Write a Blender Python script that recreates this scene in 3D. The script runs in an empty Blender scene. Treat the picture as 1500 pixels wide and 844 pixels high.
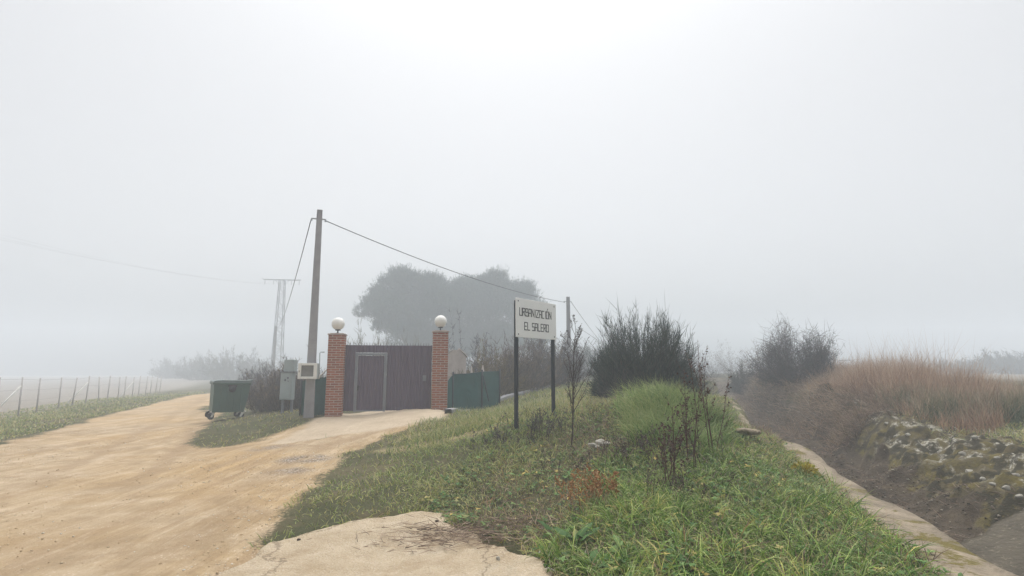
import bpy, math, random
import numpy as np
from mathutils import Vector, Matrix

random.seed(7)
RNG = np.random.default_rng(11)
R = math.radians
scene = bpy.context.scene
COL = scene.collection

# ------------------------------------------------------------------ camera
F = 800.0                       # focal length in pixels of the 1500 px wide photograph
HOR = 543.0
PITCH = math.atan((HOR - 422) / F)
CAM = np.array([0.0, 0.0, 1.6])
cd = bpy.data.cameras.new('camera')
cam = bpy.data.objects.new('camera', cd)
COL.objects.link(cam)
cd.sensor_width = 36
cd.lens = 36 * F / 1500
cd.clip_start = 0.05
cd.clip_end = 3000
cam.location = CAM
cam.rotation_euler = (math.pi / 2 + PITCH, 0, 0)
scene.camera = cam
CP_, SP_ = math.cos(PITCH), math.sin(PITCH)


def ray(px, py):
    a, b = (px - 750) / F, (422 - py) / F
    return np.array([a, CP_ - b * SP_, SP_ + b * CP_])


def at(px, py, Y):
    d = ray(px, py)
    return CAM + d * (Y / d[1])


# ------------------------------------------------------------------ noise
def _hash(ix, iy, seed):
    h = (ix.astype(np.int64) * 374761393 + iy.astype(np.int64) * 668265263 + seed * 982451653) & 0x7fffffff
    h = ((h ^ (h >> 13)) * 1274126177) & 0x7fffffff
    return ((h ^ (h >> 16)) & 0xffff) / 65535.0


def vnoise(x, y, seed=0):
    ix, iy = np.floor(x), np.floor(y)
    fx, fy = x - ix, y - iy
    fx = fx * fx * (3 - 2 * fx)
    fy = fy * fy * (3 - 2 * fy)
    a = _hash(ix, iy, seed); b = _hash(ix + 1, iy, seed)
    c = _hash(ix, iy + 1, seed); d = _hash(ix + 1, iy + 1, seed)
    return (a * (1 - fx) + b * fx) * (1 - fy) + (c * (1 - fx) + d * fx) * fy


def fbm(x, y, seed=0, octv=4):
    s, a, t = 0, 1.0, 0
    for i in range(octv):
        s = s + a * vnoise(x * 2 ** i, y * 2 ** i, seed + i * 17)
        t += a
        a *= 0.5
    return s / t - 0.5


def sstep(a, b, x):
    t = np.clip((x - a) / (b - a), 0, 1)
    return t * t * (3 - 2 * t)


# ------------------------------------------------------------------ terrain
ctrl = []
for px, py, Y in [(488, 609, 15.3), (643, 601, 15.8), (570, 604, 15.5), (420, 606, 16), (335, 616, 17), (400, 600, 20),
                  (655, 604, 15.9), (760, 580, 20), (830, 562, 26), (752, 629, 9), (813, 607, 10.05),
                  (470, 660, 10.4), (560, 640, 11.5)]:
    ctrl.append(tuple(at(px, py, Y)))
ctrl += [(0, 0, 0), (-4, 2, 0), (-8, 8, 0), (-4, 8, 0.01), (-12, 12, 0), (-6, 12, .04), (-10, 18, 0), (-15, 20, 0), (-21, 37, 0),
         (-27, 55, 0), (0, 4.5, .04), (0, 6.5, .13), (-2, 6, .02), (-1.5, 9, .22), (-.9, 7.1, .17), (1.5, 4.0, .22), (2.5, 5, .26),
         (1.0, 6.4, .38), (3.53, 4.04, .12), (4.28, 7.2, .12), (5.25, 12, .15), (7.5, 20, .3), (10.5, 30, .6),
         (2.2, 8.6, 1.02), (2.9, 8.3, .84), (2.4, 7.2, .64), (1.5, 8.5, .70), (.9, 8.5, .54), (3.0, 13, .9), (2, 18, .95), (3, 24, 1.0), (5.6, 19, .75),
         (8.4, 9, .40), (8.8, 13, .62), (9.6, 17, 1.0), (11.2, 24, 1.4), (12, 12, .75), (14, 9, .55), (16, 18, 1.05), (20, 25, 1.1),
         (30, 30, 1.1), (12, 4, .4), (8, 4, .32), (-18.6, 20, -.2), (-28, 43, -.4), (-25, 20, -.3), (-33, 60, -.4), (-40, 30, -.4),
         (0, 60, .9), (20, 60, 1.2), (-20, 80, 0), (40, 100, 1.0), (-80, 80, -.5), (80, 60, 1.0), (0, 150, .6), (-150, 150, -.5),
         (150, 150, .8), (-200, 0, -.4), (200, 0, .8), (0, -20, 0), (-30, -20, -.1), (30, -20, .3), (-6, 22, .35), (-8, 30, .3),
         (-4, 28, .5), (0, 35, .8)]
ctrl = np.array(ctrl)
_C2 = 1.2 ** 2


def _mq(ax, ay):
    return np.sqrt((ax[:, None] - ctrl[None, :, 0]) ** 2 + (ay[:, None] - ctrl[None, :, 1]) ** 2 + _C2)


_A = _mq(ctrl[:, 0], ctrl[:, 1])
_W = np.linalg.solve(_A + np.eye(len(ctrl)) * 1e-6, ctrl[:, 2] - 0.3)


def base_h(x, y):
    x = np.atleast_1d(np.asarray(x, float)); y = np.atleast_1d(np.asarray(y, float))
    out = np.empty_like(x)
    for i in range(0, len(x), 60000):
        out[i:i + 60000] = _mq(x[i:i + 60000], y[i:i + 60000]) @ _W + 0.3
    return np.clip(out, -0.9, 2.2)


_ys = np.linspace(-30, 70, 401)
_k = np.ones(13) / 13


def _smooth(v):
    return np.convolve(np.pad(v, 6, mode='edge'), _k, mode='valid')


_xl = _smooth(np.interp(_ys, [-30, 0, 4.04, 7.2, 12, 20, 30, 70], [-4, 2.55, 3.5, 4.28, 5.3, 7.6, 10.7, 23]))
_xr = _smooth(np.interp(_ys, [-30, 0, 4, 9, 13, 17, 24, 30, 70], [3, 7, 7.5, 8.2, 8.7, 9.5, 11.1, 13.2, 25]))


def XL(y): return np.interp(y, _ys, _xl)
def XR(y): return np.interp(y, _ys, _xr)


def ditch_s(x, y):
    return (x - XL(y)) / (XR(y) - XL(y))


def H(x, y, detail=True):
    x = np.atleast_1d(np.asarray(x, float)); y = np.atleast_1d(np.asarray(y, float))
    z = base_h(x, y)
    s = ditch_s(x, y)
    zb = -0.60 + sstep(22, 46, y) * 1.2 + 0.012 * np.clip(y, 0, 40)
    zr = base_h(XR(y), y)
    ins = (s > 0) & (s < 1)
    sf = np.interp(y, [4, 7.4, 12, 17, 30], [.24, .36, .60, .72, .70])
    rise = sstep(0, 1.0, (s + 0.09 * fbm(x * .9, y * .9, 5, 3) - sf) / (.95 - sf)) ** 0.6
    prof = zb + (np.maximum(zr, zb) - zb) * np.clip(rise, 0, 1)
    left = sstep(0.0, 0.035, s)
    zd = z * (1 - left) + np.minimum(prof, z + .3) * left
    z = np.where(ins, zd, z)
    if detail:
        inside = np.where(ins, 1.0, 0.0)
        dist = np.sqrt(x * x + y * y)
        near = 1 - sstep(30, 70, dist)
        d = dirt_mask(x, y)
        z = z + near * (1 - d) * (1 - inside) * (0.10 * fbm(x * .8, y * .8, 3, 4) + 0.05 * fbm(x * 4, y * 4, 9, 2))
        z = z + d * near * (0.020 * fbm(x * .6, y * 0.6, 31, 3) + 0.016 * fbm(x * 3, y * 3, 33, 3))
        z = z + inside * near * sstep(0.03, .12, s) * (0.42 * fbm(x * 1.1, y * 1.1, 21, 4) + 0.34 * np.abs(fbm(x * 3.1, y * 3.1, 23, 3)) * sstep(.2, .5, s))
        rk = sstep(-.02, .14, s - np.interp(y, [4, 7.4, 12, 17, 30], [.24, .36, .60, .72, .70])) * (1 - sstep(1.0, 1.15, s)) * (1 - sstep(16, 20, y)) * np.maximum(sstep(6.3, 7.2, y), sstep(.58, .66, s))
        z = z + rk * near * 0.30 * (np.abs(fbm(x * 2.3, y * 2.3, 77, 4)) * 2 - .30)
    return z


def hit(px, py, dz=0.0):
    """first meeting of the viewing ray with the bare terrain"""
    d = ray(px, py)
    t = np.concatenate([np.arange(2.5, 40, .02), np.arange(40, 260, .2)])
    P = CAM[None] + t[:, None] * d[None]
    below = P[:, 2] < H(P[:, 0], P[:, 1], False) + dz
    i = int(np.argmax(below)) if below.any() else len(t) - 1
    return P[i]


def poly_px(pts):
    return np.array([hit(a, b)[:2] for a, b in pts])


def poly_sd(P, x, y):
    """signed distance, negative inside"""
    n = len(P)
    best = np.full(x.shape, 1e9)
    inside = np.zeros(x.shape, bool)
    for i in range(n):
        ax, ay = P[i]; bx, by = P[(i + 1) % n]
        ex, ey = bx - ax, by - ay
        t = np.clip(((x - ax) * ex + (y - ay) * ey) / (ex * ex + ey * ey + 1e-12), 0, 1)
        best = np.minimum(best, (x - ax - t * ex) ** 2 + (y - ay - t * ey) ** 2)
        c = ((ay > y) != (by > y)) & (x < (bx - ax) * (y - ay) / (by - ay + 1e-12) + ax)
        inside ^= c
    return np.where(inside, -1, 1) * np.sqrt(best)


_dirt_ready = False


def dirt_mask(x, y):
    if not _dirt_ready:
        return np.zeros_like(x)
    n = 0.55 * fbm(x * 1.3, y * 1.3, 41, 4)
    sd = poly_sd(ROAD_P, x, y)
    d = 1 - sstep(-.45, .35, sd + n * 1.25)
    isl = poly_sd(ISLE_P, x, y)
    d = d * sstep(-.5, .35, isl + n * 1.2)
    st = poly_sd(STRIP_P, x, y)
    d = d * sstep(-.15, .15, st + n * .8)
    return d


ROAD_P = np.concatenate([
    np.array([(-3.4, -20), (-6.4, 0), (-7.95, 4), (-11.3, 12.2), (-14.4, 19.5), (-18.0, 28), (-21.6, 37.5), (-27.5, 54), (-36, 80), (-33, 80),
              (-25.0, 54), (-19.2, 37.5)]),
    poly_px([(470, 612), (500, 607), (654, 603), (655, 611), (600, 626), (556, 646), (512, 672), (478, 694), (452, 726), (430, 760), (396, 796)]),
    np.array([(-1.9, 4.9), (1.0, 3.0), (1.6, 0), (3, -20)])])
ISLE_P = np.concatenate([np.array([(-18.2, 37.5), (-15.2, 29), (-12.4, 22)]),
                         poly_px([(316, 608), (286, 634), (280, 655), (330, 655), (395, 640), (440, 624), (470, 613), (474, 600)]),
                         np.array([(-6, 20), (-8, 40)])])
STRIP_P = poly_px([(452, 641), (480, 630), (522, 624), (500, 634), (462, 646)])
APRON_P = poly_px([(462, 613), (500, 606), (654, 602), (655, 612), (610, 620), (560, 630), (480, 640), (420, 650), (400, 650)])
PAD_P = np.concatenate([poly_px([(340, 832), (396, 800), (480, 776), (560, 760), (618, 749), (655, 755), (676, 776), (735, 800), (792, 826)]),
                        np.array([(.55, 4.0), (.7, 3.2), (-1.2, 3.0), (-2.2, 3.7)])])
_dirt_ready = True
ROCK_P = None


# ------------------------------------------------------------------ object helpers
def tag(o, label=None, cat=None, group=None, kind=None):
    if label: o['label'] = label
    if cat: o['category'] = cat
    if group: o['group'] = group
    if kind: o['kind'] = kind
    return o


def thing(name, label, cat, loc=(0, 0, 0), rz=0, group=None):
    o = bpy.data.objects.new(name, None)
    o.empty_display_size = .2
    COL.objects.link(o)
    o.location = [float(v) for v in loc]
    o.rotation_euler = (0, 0, rz)
    return tag(o, label, cat, group)


def raw_mesh(name, verts, faces_list, mat, parent=None, attrs=None, smooth=False, world=False):
    """faces_list: list of (n, k) integer arrays; verts (N,3). world=True: verts in world space under a parent"""
    me = bpy.data.meshes.new(name)
    verts = np.asarray(verts, np.float32)
    me.vertices.add(len(verts))
    me.vertices.foreach_set('co', verts.ravel())
    loops = np.concatenate([f.ravel() for f in faces_list]).astype(np.int32)
    sizes = np.concatenate([np.full(len(f), f.shape[1], np.int32) for f in faces_list])
    starts = np.concatenate([[0], np.cumsum(sizes)[:-1]]).astype(np.int32)
    me.loops.add(len(loops))
    me.loops.foreach_set('vertex_index', loops)
    me.polygons.add(len(sizes))
    me.polygons.foreach_set('loop_start', starts)
    me.polygons.foreach_set('use_smooth', np.full(len(sizes), smooth))
    for k, v in (attrs or {}).items():
        a = me.attributes.new(k, 'FLOAT', 'POINT')
        a.data.foreach_set('value', np.asarray(v, np.float32))
    me.update(calc_edges=True)
    for m in (mat if isinstance(mat, list) else [mat]):
        me.materials.append(m)
    o = bpy.data.objects.new(name, me)
    COL.objects.link(o)
    if parent is not None:
        o.parent = parent
        if world:
            o.matrix_parent_inverse = wmat(parent).inverted()
    return o


def wmat(o):
    m = Matrix.LocRotScale(o.location, o.rotation_euler, o.scale)
    if o.parent:
        m = wmat(o.parent) @ o.matrix_parent_inverse @ m
    return m


class MB:
    def __init__(self):
        self.v = []; self.f = []

    def add(self, vs, fs):
        n = len(self.v)
        self.v += [tuple(map(float, p)) for p in vs]
        self.f += [tuple(i + n for i in f) for f in fs]

    def box(self, c, s, M=None, bev=0.0):
        cx, cy, cz = c; hx, hy, hz = s[0] / 2, s[1] / 2, s[2] / 2
        if bev <= 0:
            vs = [(cx + a * hx, cy + b * hy, cz + d * hz) for a in (-1, 1) for b in (-1, 1) for d in (-1, 1)]
            fs = [(0, 1, 3, 2), (4, 6, 7, 5), (0, 4, 5, 1), (2, 3, 7, 6), (0, 2, 6, 4), (1, 5, 7, 3)]
        else:
            b = min(bev, hx * .9, hy * .9, hz * .9)
            vs, fs, rings = [], [], []
            for z, ins in ((-hz, b), (-hz + b, 0), (hz - b, 0), (hz, b)):
                ring = []
                for (sx, sy) in ((-1, -1), (1, -1), (1, 1), (-1, 1)):
                    X, Y = hx - ins, hy - ins
                    pts = [(sx * X, sy * (Y - b)), (sx * (X - b), sy * Y)]
                    if (sx, sy) in ((1, -1), (-1, 1)): pts = pts[::-1]
                    for p in pts:
                        ring.append(len(vs)); vs.append((cx + p[0], cy + p[1], cz + z))
                rings.append(ring)
            for r0, r1 in zip(rings, rings[1:]):
                for i in range(8):
                    j = (i + 1) % 8
                    fs.append((r0[i], r0[j], r1[j], r1[i]))
            fs.append(tuple(rings[0][::-1])); fs.append(tuple(rings[-1]))
        if M is not None: vs = [tuple(M @ Vector(p)) for p in vs]
        self.add(vs, fs)

    def tube(self, pts, radii, n=8, cap=True):
        pts = [Vector(p) for p in pts]
        if not hasattr(radii, '__len__'): radii = [radii] * len(pts)
        vs, fs = [], []
        up = Vector((0, 0, 1))
        for i, p in enumerate(pts):
            d = (pts[min(i + 1, len(pts) - 1)] - pts[max(i - 1, 0)])
            d = d.normalized() if d.length > 1e-9 else up
            a = d.cross(up if abs(d.z) < .95 else Vector((1, 0, 0))).normalized()
            b = d.cross(a).normalized()
            for k in range(n):
                t = 2 * math.pi * k / n
                vs.append(p + (a * math.cos(t) + b * math.sin(t)) * radii[i])
        for i in range(len(pts) - 1):
            for k in range(n):
                j = (k + 1) % n
                fs.append((i * n + k, i * n + j, (i + 1) * n + j, (i + 1) * n + k))
        if cap:
            fs.append(tuple(range(n))[::-1]); fs.append(tuple((len(pts) - 1) * n + k for k in range(n)))
        self.add(vs, fs)

    def lathe(self, prof, c=(0, 0, 0), n=24):
        vs, fs = [], []
        for r, z in prof:
            for k in range(n):
                t = 2 * math.pi * k / n
                vs.append((c[0] + r * math.cos(t), c[1] + r * math.sin(t), c[2] + z))
        for i in range(len(prof) - 1):
            for k in range(n):
                j = (k + 1) % n
                fs.append((i * n + k, i * n + j, (i + 1) * n + j, (i + 1) * n + k))
        fs.append(tuple(range(n))[::-1]); fs.append(tuple((len(prof) - 1) * n + k for k in range(n)))
        self.add(vs, fs)

    def prism(self, poly, axis_vec, origin, ux, uz):
        """poly in (u,w) coordinates extruded along axis_vec"""
        o, a, ux, uz = Vector(origin), Vector(axis_vec), Vector(ux), Vector(uz)
        n = len(poly)
        vs = [o + ux * u + uz * w for u, w in poly] + [o + ux * u + uz * w + a for u, w in poly]
        fs = [tuple(range(n))[::-1], tuple(range(n, 2 * n))]
        for i in range(n):
            j = (i + 1) % n
            fs.append((i, j, j + n, i + n))
        self.add(vs, fs)

    def build(self, name, mat, parent=None, smooth=False, world=False):
        me = bpy.data.meshes.new(name)
        me.from_pydata(self.v, [], self.f)
        me.update()
        import bmesh
        bm = bmesh.new(); bm.from_mesh(me)
        bmesh.ops.recalc_face_normals(bm, faces=bm.faces)
        bm.to_mesh(me); bm.free()
        if smooth:
            me.polygons.foreach_set('use_smooth', [True] * len(me.polygons))
        me.materials.append(mat)
        o = bpy.data.objects.new(name, me)
        COL.objects.link(o)
        if parent is not None:
            o.parent = parent
            if world: o.matrix_parent_inverse = wmat(parent).inverted()
        return o


# ------------------------------------------------------------------ materials
def nodes_of(name):
    m = bpy.data.materials.new(name)
    m.use_nodes = True
    nt = m.node_tree
    nt.nodes.clear()
    out = nt.nodes.new('ShaderNodeOutputMaterial')
    return m, nt, out


def N(nt, typ, **kw):
    n = nt.nodes.new(typ)
    for k, v in kw.items():
        if k.startswith('i_'):
            n.inputs[k[2:].replace('_', ' ')].default_value = v
        else:
            setattr(n, k, v)
    return n


def rgba(c): return (c[0], c[1], c[2], 1.0)


def noise_node(nt, scale, detail=4, rough=.6, dist=0.0, vec=None):
    n = N(nt, 'ShaderNodeTexNoise')
    n.inputs['Scale'].default_value = scale; n.inputs['Detail'].default_value = detail
    n.inputs['Roughness'].default_value = rough; n.inputs['Distortion'].default_value = dist
    if vec is not None: nt.links.new(vec, n.inputs['Vector'])
    return n


def ramp(nt, src, stops, interp='LINEAR'):
    r = N(nt, 'ShaderNodeValToRGB')
    r.color_ramp.interpolation = interp
    el = r.color_ramp.elements
    while len(el) > 1: el.remove(el[-1])
    el[0].position = stops[0][0]; el[0].color = rgba(stops[0][1])
    for p, c in stops[1:]:
        e = el.new(p); e.color = rgba(c)
    nt.links.new(src, r.inputs['Fac'])
    return r.outputs['Color']


def framp(nt, src, a, b):
    m = N(nt, 'ShaderNodeMapRange')
    m.inputs['From Min'].default_value = a; m.inputs['From Max'].default_value = b
    nt.links.new(src, m.inputs['Value'])
    return m.outputs['Result']


def mix(nt, fac, a, b, blend='MIX'):
    m = N(nt, 'ShaderNodeMix', data_type='RGBA', blend_type=blend)
    for sock, v in ((m.inputs['Factor'], fac), (m.inputs['A'], a), (m.inputs['B'], b)):
        pass
    ins = [m.inputs[0], m.inputs[6], m.inputs[7]]
    for sock, v in zip(ins, (fac, a, b)):
        if hasattr(v, 'is_linked') or hasattr(v, 'links'):
            nt.links.new(v, sock)
        else:
            sock.default_value = v if not isinstance(v, tuple) or len(v) == 4 else rgba(v)
    return m.outputs[2]


def math_(nt, op, a, b=None):
    m = N(nt, 'ShaderNodeMath', operation=op)
    for i, v in enumerate((a, b)):
        if v is None: continue
        if hasattr(v, 'links'): nt.links.new(v, m.inputs[i])
        else: m.inputs[i].default_value = v
    return m.outputs[0]


def bump(nt, h, strength=.4, dist=.02, normal=None):
    b = N(nt, 'ShaderNodeBump')
    b.inputs['Strength'].default_value = strength; b.inputs['Distance'].default_value = dist
    nt.links.new(h, b.inputs['Height'])
    if normal is not None: nt.links.new(normal, b.inputs['Normal'])
    return b.outputs['Normal']


def principled(nt, out, col, rough=.8, metal=0, normal=None, spec=.3):
    p = N(nt, 'ShaderNodeBsdfPrincipled')
    if hasattr(col, 'links'): nt.links.new(col, p.inputs['Base Color'])
    else: p.inputs['Base Color'].default_value = rgba(col)
    if hasattr(rough, 'links'): nt.links.new(rough, p.inputs['Roughness'])
    else: p.inputs['Roughness'].default_value = rough
    p.inputs['Metallic'].default_value = metal
    p.inputs['Specular IOR Level'].default_value = spec
    if normal is not None: nt.links.new(normal, p.inputs['Normal'])
    nt.links.new(p.outputs[0], out.inputs['Surface'])
    return p


def mat_simple(name, c1, c2=None, rough=.7, scale=8, bmp=.2, bdist=.01, metal=0, spec=.3, spots=None, spot_scale=20, spot_thr=.62):
    """two tone weathered surface with noise, optional spots"""
    m, nt, out = nodes_of(name)
    tc = N(nt, 'ShaderNodeTexCoord').outputs['Object']
    n1 = noise_node(nt, scale, 6, .65, .3, tc)
    c2 = c2 or tuple(v * .75 for v in c1)
    col = ramp(nt, n1.outputs['Fac'], [(.3, c2), (.7, c1)])
    n2 = noise_node(nt, scale * 7, 4, .6, 0, tc)
    if spots:
        n3 = noise_node(nt, spot_scale, 5, .7, .5, tc)
        f = framp(nt, n3.outputs['Fac'], spot_thr, spot_thr + .06)
        col = mix(nt, f, col, spots)
    nrm = bump(nt, n2.outputs['Fac'], bmp, bdist)
    principled(nt, out, col, rough, metal, nrm, spec)
    return m


def mat_leaf(name, stops, tip=None, tip_from=.6, trans=.25, rough=.65, spec=.25):
    """colour by the blade's own random tint; dry or frosted tips along the blade"""
    m, nt, out = nodes_of(name)
    a = N(nt, 'ShaderNodeAttribute', attribute_name='tint').outputs['Fac']
    col = ramp(nt, a, stops)
    if tip:
        t = N(nt, 'ShaderNodeAttribute', attribute_name='along').outputs['Fac']
        f = framp(nt, t, tip_from, 1.0)
        col = mix(nt, math_(nt, 'MULTIPLY', f, .8), col, tip)
    p = N(nt, 'ShaderNodeBsdfPrincipled')
    nt.links.new(col, p.inputs['Base Color'])
    p.inputs['Roughness'].default_value = rough
    p.inputs['Specular IOR Level'].default_value = spec
    if trans > 0:
        tr = N(nt, 'ShaderNodeBsdfTranslucent')
        nt.links.new(col, tr.inputs['Color'])
        ms = N(nt, 'ShaderNodeMixShader')
        ms.inputs[0].default_value = trans
        nt.links.new(p.outputs[0], ms.inputs[1]); nt.links.new(tr.outputs[0], ms.inputs[2])
        nt.links.new(ms.outputs[0], out.inputs['Surface'])
    else:
        nt.links.new(p.outputs[0], out.inputs['Surface'])
    return m


# ground: one material, what it shows follows the attributes of the sheet
def make_ground_mat():
    m, nt, out = nodes_of('ground_earth')
    tc = N(nt, 'ShaderNodeTexCoord').outputs['Object']
    A = lambda n: N(nt, 'ShaderNodeAttribute', attribute_name=n).outputs['Fac']
    n_big = noise_node(nt, .35, 5, .6, .6, tc)
    n_mid = noise_node(nt, 2.2, 6, .65, .4, tc)
    n_fine = noise_node(nt, 22, 5, .7, 0, tc)
    n_grit = noise_node(nt, 90, 3, .7, 0, tc)
    # stretched noise along the road for tyre marks
    mp = N(nt, 'ShaderNodeMapping'); mp.inputs['Rotation'].default_value = (0, 0, R(-22)); mp.inputs['Scale'].default_value = (2.4, .28, 1)
    nt.links.new(tc, mp.inputs['Vector'])
    n_str = noise_node(nt, 1.0, 5, .6, .5, mp.outputs[0])
    dirt = ramp(nt, n_mid.outputs['Fac'], [(.25, (.31, .225, .135)), (.5, (.43, .325, .205)), (.75, (.54, .43, .305))])
    och = framp(nt, n_big.outputs['Fac'], .42, .68)
    dirt = mix(nt, math_(nt, 'MULTIPLY', och, .65), dirt, (.46, .295, .115))
    st = framp(nt, n_str.outputs['Fac'], .50, .74)
    dirt = mix(nt, math_(nt, 'MULTIPLY', st, .65), dirt, (.31, .205, .11))
    pale = framp(nt, n_str.outputs['Fac'], .47, .30)
    dirt = mix(nt, math_(nt, 'MULTIPLY', pale, .5), dirt, (.60, .475, .33))
    gr = framp(nt, n_grit.outputs['Fac'], .56, .72)
    dirt = mix(nt, math_(nt, 'MULTIPLY', gr, .6), dirt, (.30, .20, .12))
    vs_ = N(nt, 'ShaderNodeTexVoronoi'); vs_.inputs['Scale'].default_value = 26; nt.links.new(tc, vs_.inputs['Vector'])
    stn = math_(nt, 'MULTIPLY', framp(nt, vs_.outputs['Distance'], .28, .16), framp(nt, n_mid.outputs['Fac'], .47, .6))
    dirt = mix(nt, math_(nt, 'MULTIPLY', stn, .55), dirt, (.72, .62, .50))
    conc = ramp(nt, n_mid.outputs['Fac'], [(.3, (.44, .35, .245)), (.7, (.56, .46, .34))])
    conc = mix(nt, math_(nt, 'MULTIPLY', gr, .3), conc, (.30, .25, .19))
    # stone-grey gravel patches
    gvl = mix(nt, framp(nt, vs_.outputs['Distance'], .2, .5), (.52, .47, .43), (.17, .135, .10))
    soil = ramp(nt, n_mid.outputs['Fac'], [(.25, (.040, .045, .020)), (.5, (.075, .072, .034)), (.75, (.13, .10, .058))])
    soil = mix(nt, math_(nt, 'MULTIPLY', framp(nt, n_fine.outputs['Fac'], .45, .7), .6), soil, (.055, .075, .028))
    straw = framp(nt, n_big.outputs['Fac'], .5, .7)
    soil = mix(nt, math_(nt, 'MULTIPLY', straw, .5), soil, (.20, .155, .085))
    mp2 = N(nt, 'ShaderNodeMapping'); mp2.inputs['Rotation'].default_value = (0, 0, R(-26)); mp2.inputs['Scale'].default_value = (9, .8, 1)
    nt.links.new(tc, mp2.inputs['Vector'])
    n_s2 = noise_node(nt, 1.0, 6, .7, 1.2, mp2.outputs[0])
    dirt = mix(nt, math_(nt, 'MULTIPLY', framp(nt, n_s2.outputs['Fac'], .53, .66), .5), dirt, (.30, .20, .11))
    dirt = mix(nt, math_(nt, 'MULTIPLY', framp(nt, n_s2.outputs['Fac'], .45, .33), .35), dirt, (.66, .54, .40))
    dirt = mix(nt, math_(nt, 'MULTIPLY', A('rut'), .85), dirt, mix(nt, n_fine.outputs['Fac'], (.22, .145, .08), (.42, .30, .18)))
    n_damp = noise_node(nt, .55, 6, .7, 1.0, tc)
    dirt = mix(nt, math_(nt, 'MULTIPLY', framp(nt, n_damp.outputs['Fac'], .50, .66), .62), dirt, (.27, .185, .10))
    # edge breakup
    dm = math_(nt, 'ADD', A('dirt'), math_(nt, 'MULTIPLY', math_(nt, 'SUBTRACT', n_fine.outputs['Fac'], .5), 1.3))
    dm = math_(nt, 'ADD', dm, math_(nt, 'MULTIPLY', math_(nt, 'SUBTRACT', n_mid.outputs['Fac'], .5), .6))
    dm = framp(nt, dm, .35, .65)
    col = mix(nt, dm, soil, dirt)
    col = mix(nt, math_(nt, 'MULTIPLY', A('track'), math_(nt, 'MULTIPLY', framp(nt, n_fine.outputs['Fac'], .3, .6), .9)), col, (.36, .29, .16))
    col = mix(nt, A('apron'), col, conc)
    col = mix(nt, math_(nt, 'MULTIPLY', A('gravel'), framp(nt, n_mid.outputs['Fac'], .35, .6)), col, gvl)
    # ditch: dark silty earth, roots, lichen stone, moss
    bed = ramp(nt, n_mid.outputs['Fac'], [(.25, (.040, .031, .020)), (.5, (.080, .061, .040)), (.75, (.15, .118, .080))])
    bed = mix(nt, math_(nt, 'MULTIPLY', framp(nt, n_fine.outputs['Fac'], .5, .68), .7), bed, (.055, .042, .034))
    bed = mix(nt, math_(nt, 'MULTIPLY', framp(nt, n_grit.outputs['Fac'], .60, .70), .6), bed, (.32, .27, .22))
    col = mix(nt, A('ditch'), col, bed)
    vo = N(nt, 'ShaderNodeTexVoronoi', feature='F1'); vo.inputs['Scale'].default_value = 4.6; vo.inputs['Randomness'].default_value = 1
    wv = N(nt, 'ShaderNodeVectorMath', operation='ADD')
    sc = N(nt, 'ShaderNodeVectorMath', operation='SCALE'); sc.inputs['Scale'].default_value = .35
    nt.links.new(noise_node(nt, 5, 4, .7, 0, tc).outputs['Color'], sc.inputs[0])
    nt.links.new(tc, wv.inputs[0]); nt.links.new(sc.outputs[0], wv.inputs[1])
    nt.links.new(wv.outputs[0], vo.inputs['Vector'])
    stone = mix(nt, framp(nt, n_fine.outputs['Fac'], .43, .57), (.50, .48, .42), (.15, .13, .085))
    moss = mix(nt, n_fine.outputs['Fac'], (.050, .045, .018), (.21, .165, .045))
    nl = noise_node(nt, 1.7, 6, .72, .8, tc)
    earth = ramp(nt, n_mid.outputs['Fac'], [(.3, (.062, .050, .026)), (.55, (.12, .098, .052)), (.75, (.17, .145, .085))])
    moss = mix(nt, framp(nt, noise_node(nt, 2.1, 5, .7, .5, tc).outputs['Fac'], .46, .58), earth, moss)
    rockc = mix(nt, math_(nt, 'MULTIPLY', A('lichen'), framp(nt, nl.outputs['Fac'], .50, .57)), moss, stone)
    rockc = mix(nt, framp(nt, vo.outputs['Distance'], .45, .66), rockc, (.05, .043, .026))
    rk = framp(nt, math_(nt, 'ADD', A('rock'), math_(nt, 'MULTIPLY', math_(nt, 'SUBTRACT', n_mid.outputs['Fac'], .5), 1.4)), .42, .62)
    col = mix(nt, rk, col, rockc)
    field = ramp(nt, n_mid.outputs['Fac'], [(.3, (.20, .175, .145)), (.7, (.29, .26, .22))])
    col = mix(nt, A('field'), col, field)
    h = math_(nt, 'ADD', math_(nt, 'MULTIPLY', n_fine.outputs['Fac'], .6), math_(nt, 'MULTIPLY', n_grit.outputs['Fac'], .35))
    h = math_(nt, 'ADD', h, n_mid.outputs['Fac'])
    h = math_(nt, 'ADD', h, math_(nt, 'MULTIPLY', n_s2.outputs['Fac'], .8))
    nrm = bump(nt, h, .8, .045)
    principled(nt, out, col, .92, 0, nrm, .15)
    return m


GROUND = make_ground_mat()


# ------------------------------------------------------------------ ground sheet, one heightfield split along real borders
def axis(lo, hi, segs):
    """segs: list of (start, spacing); growing outwards by the listed ranges"""
    out = []
    for (a, b, n) in segs:
        out.append(np.linspace(a, b, n, endpoint=False))
    out.append([segs[-1][1]])
    return np.concatenate(out)


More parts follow.
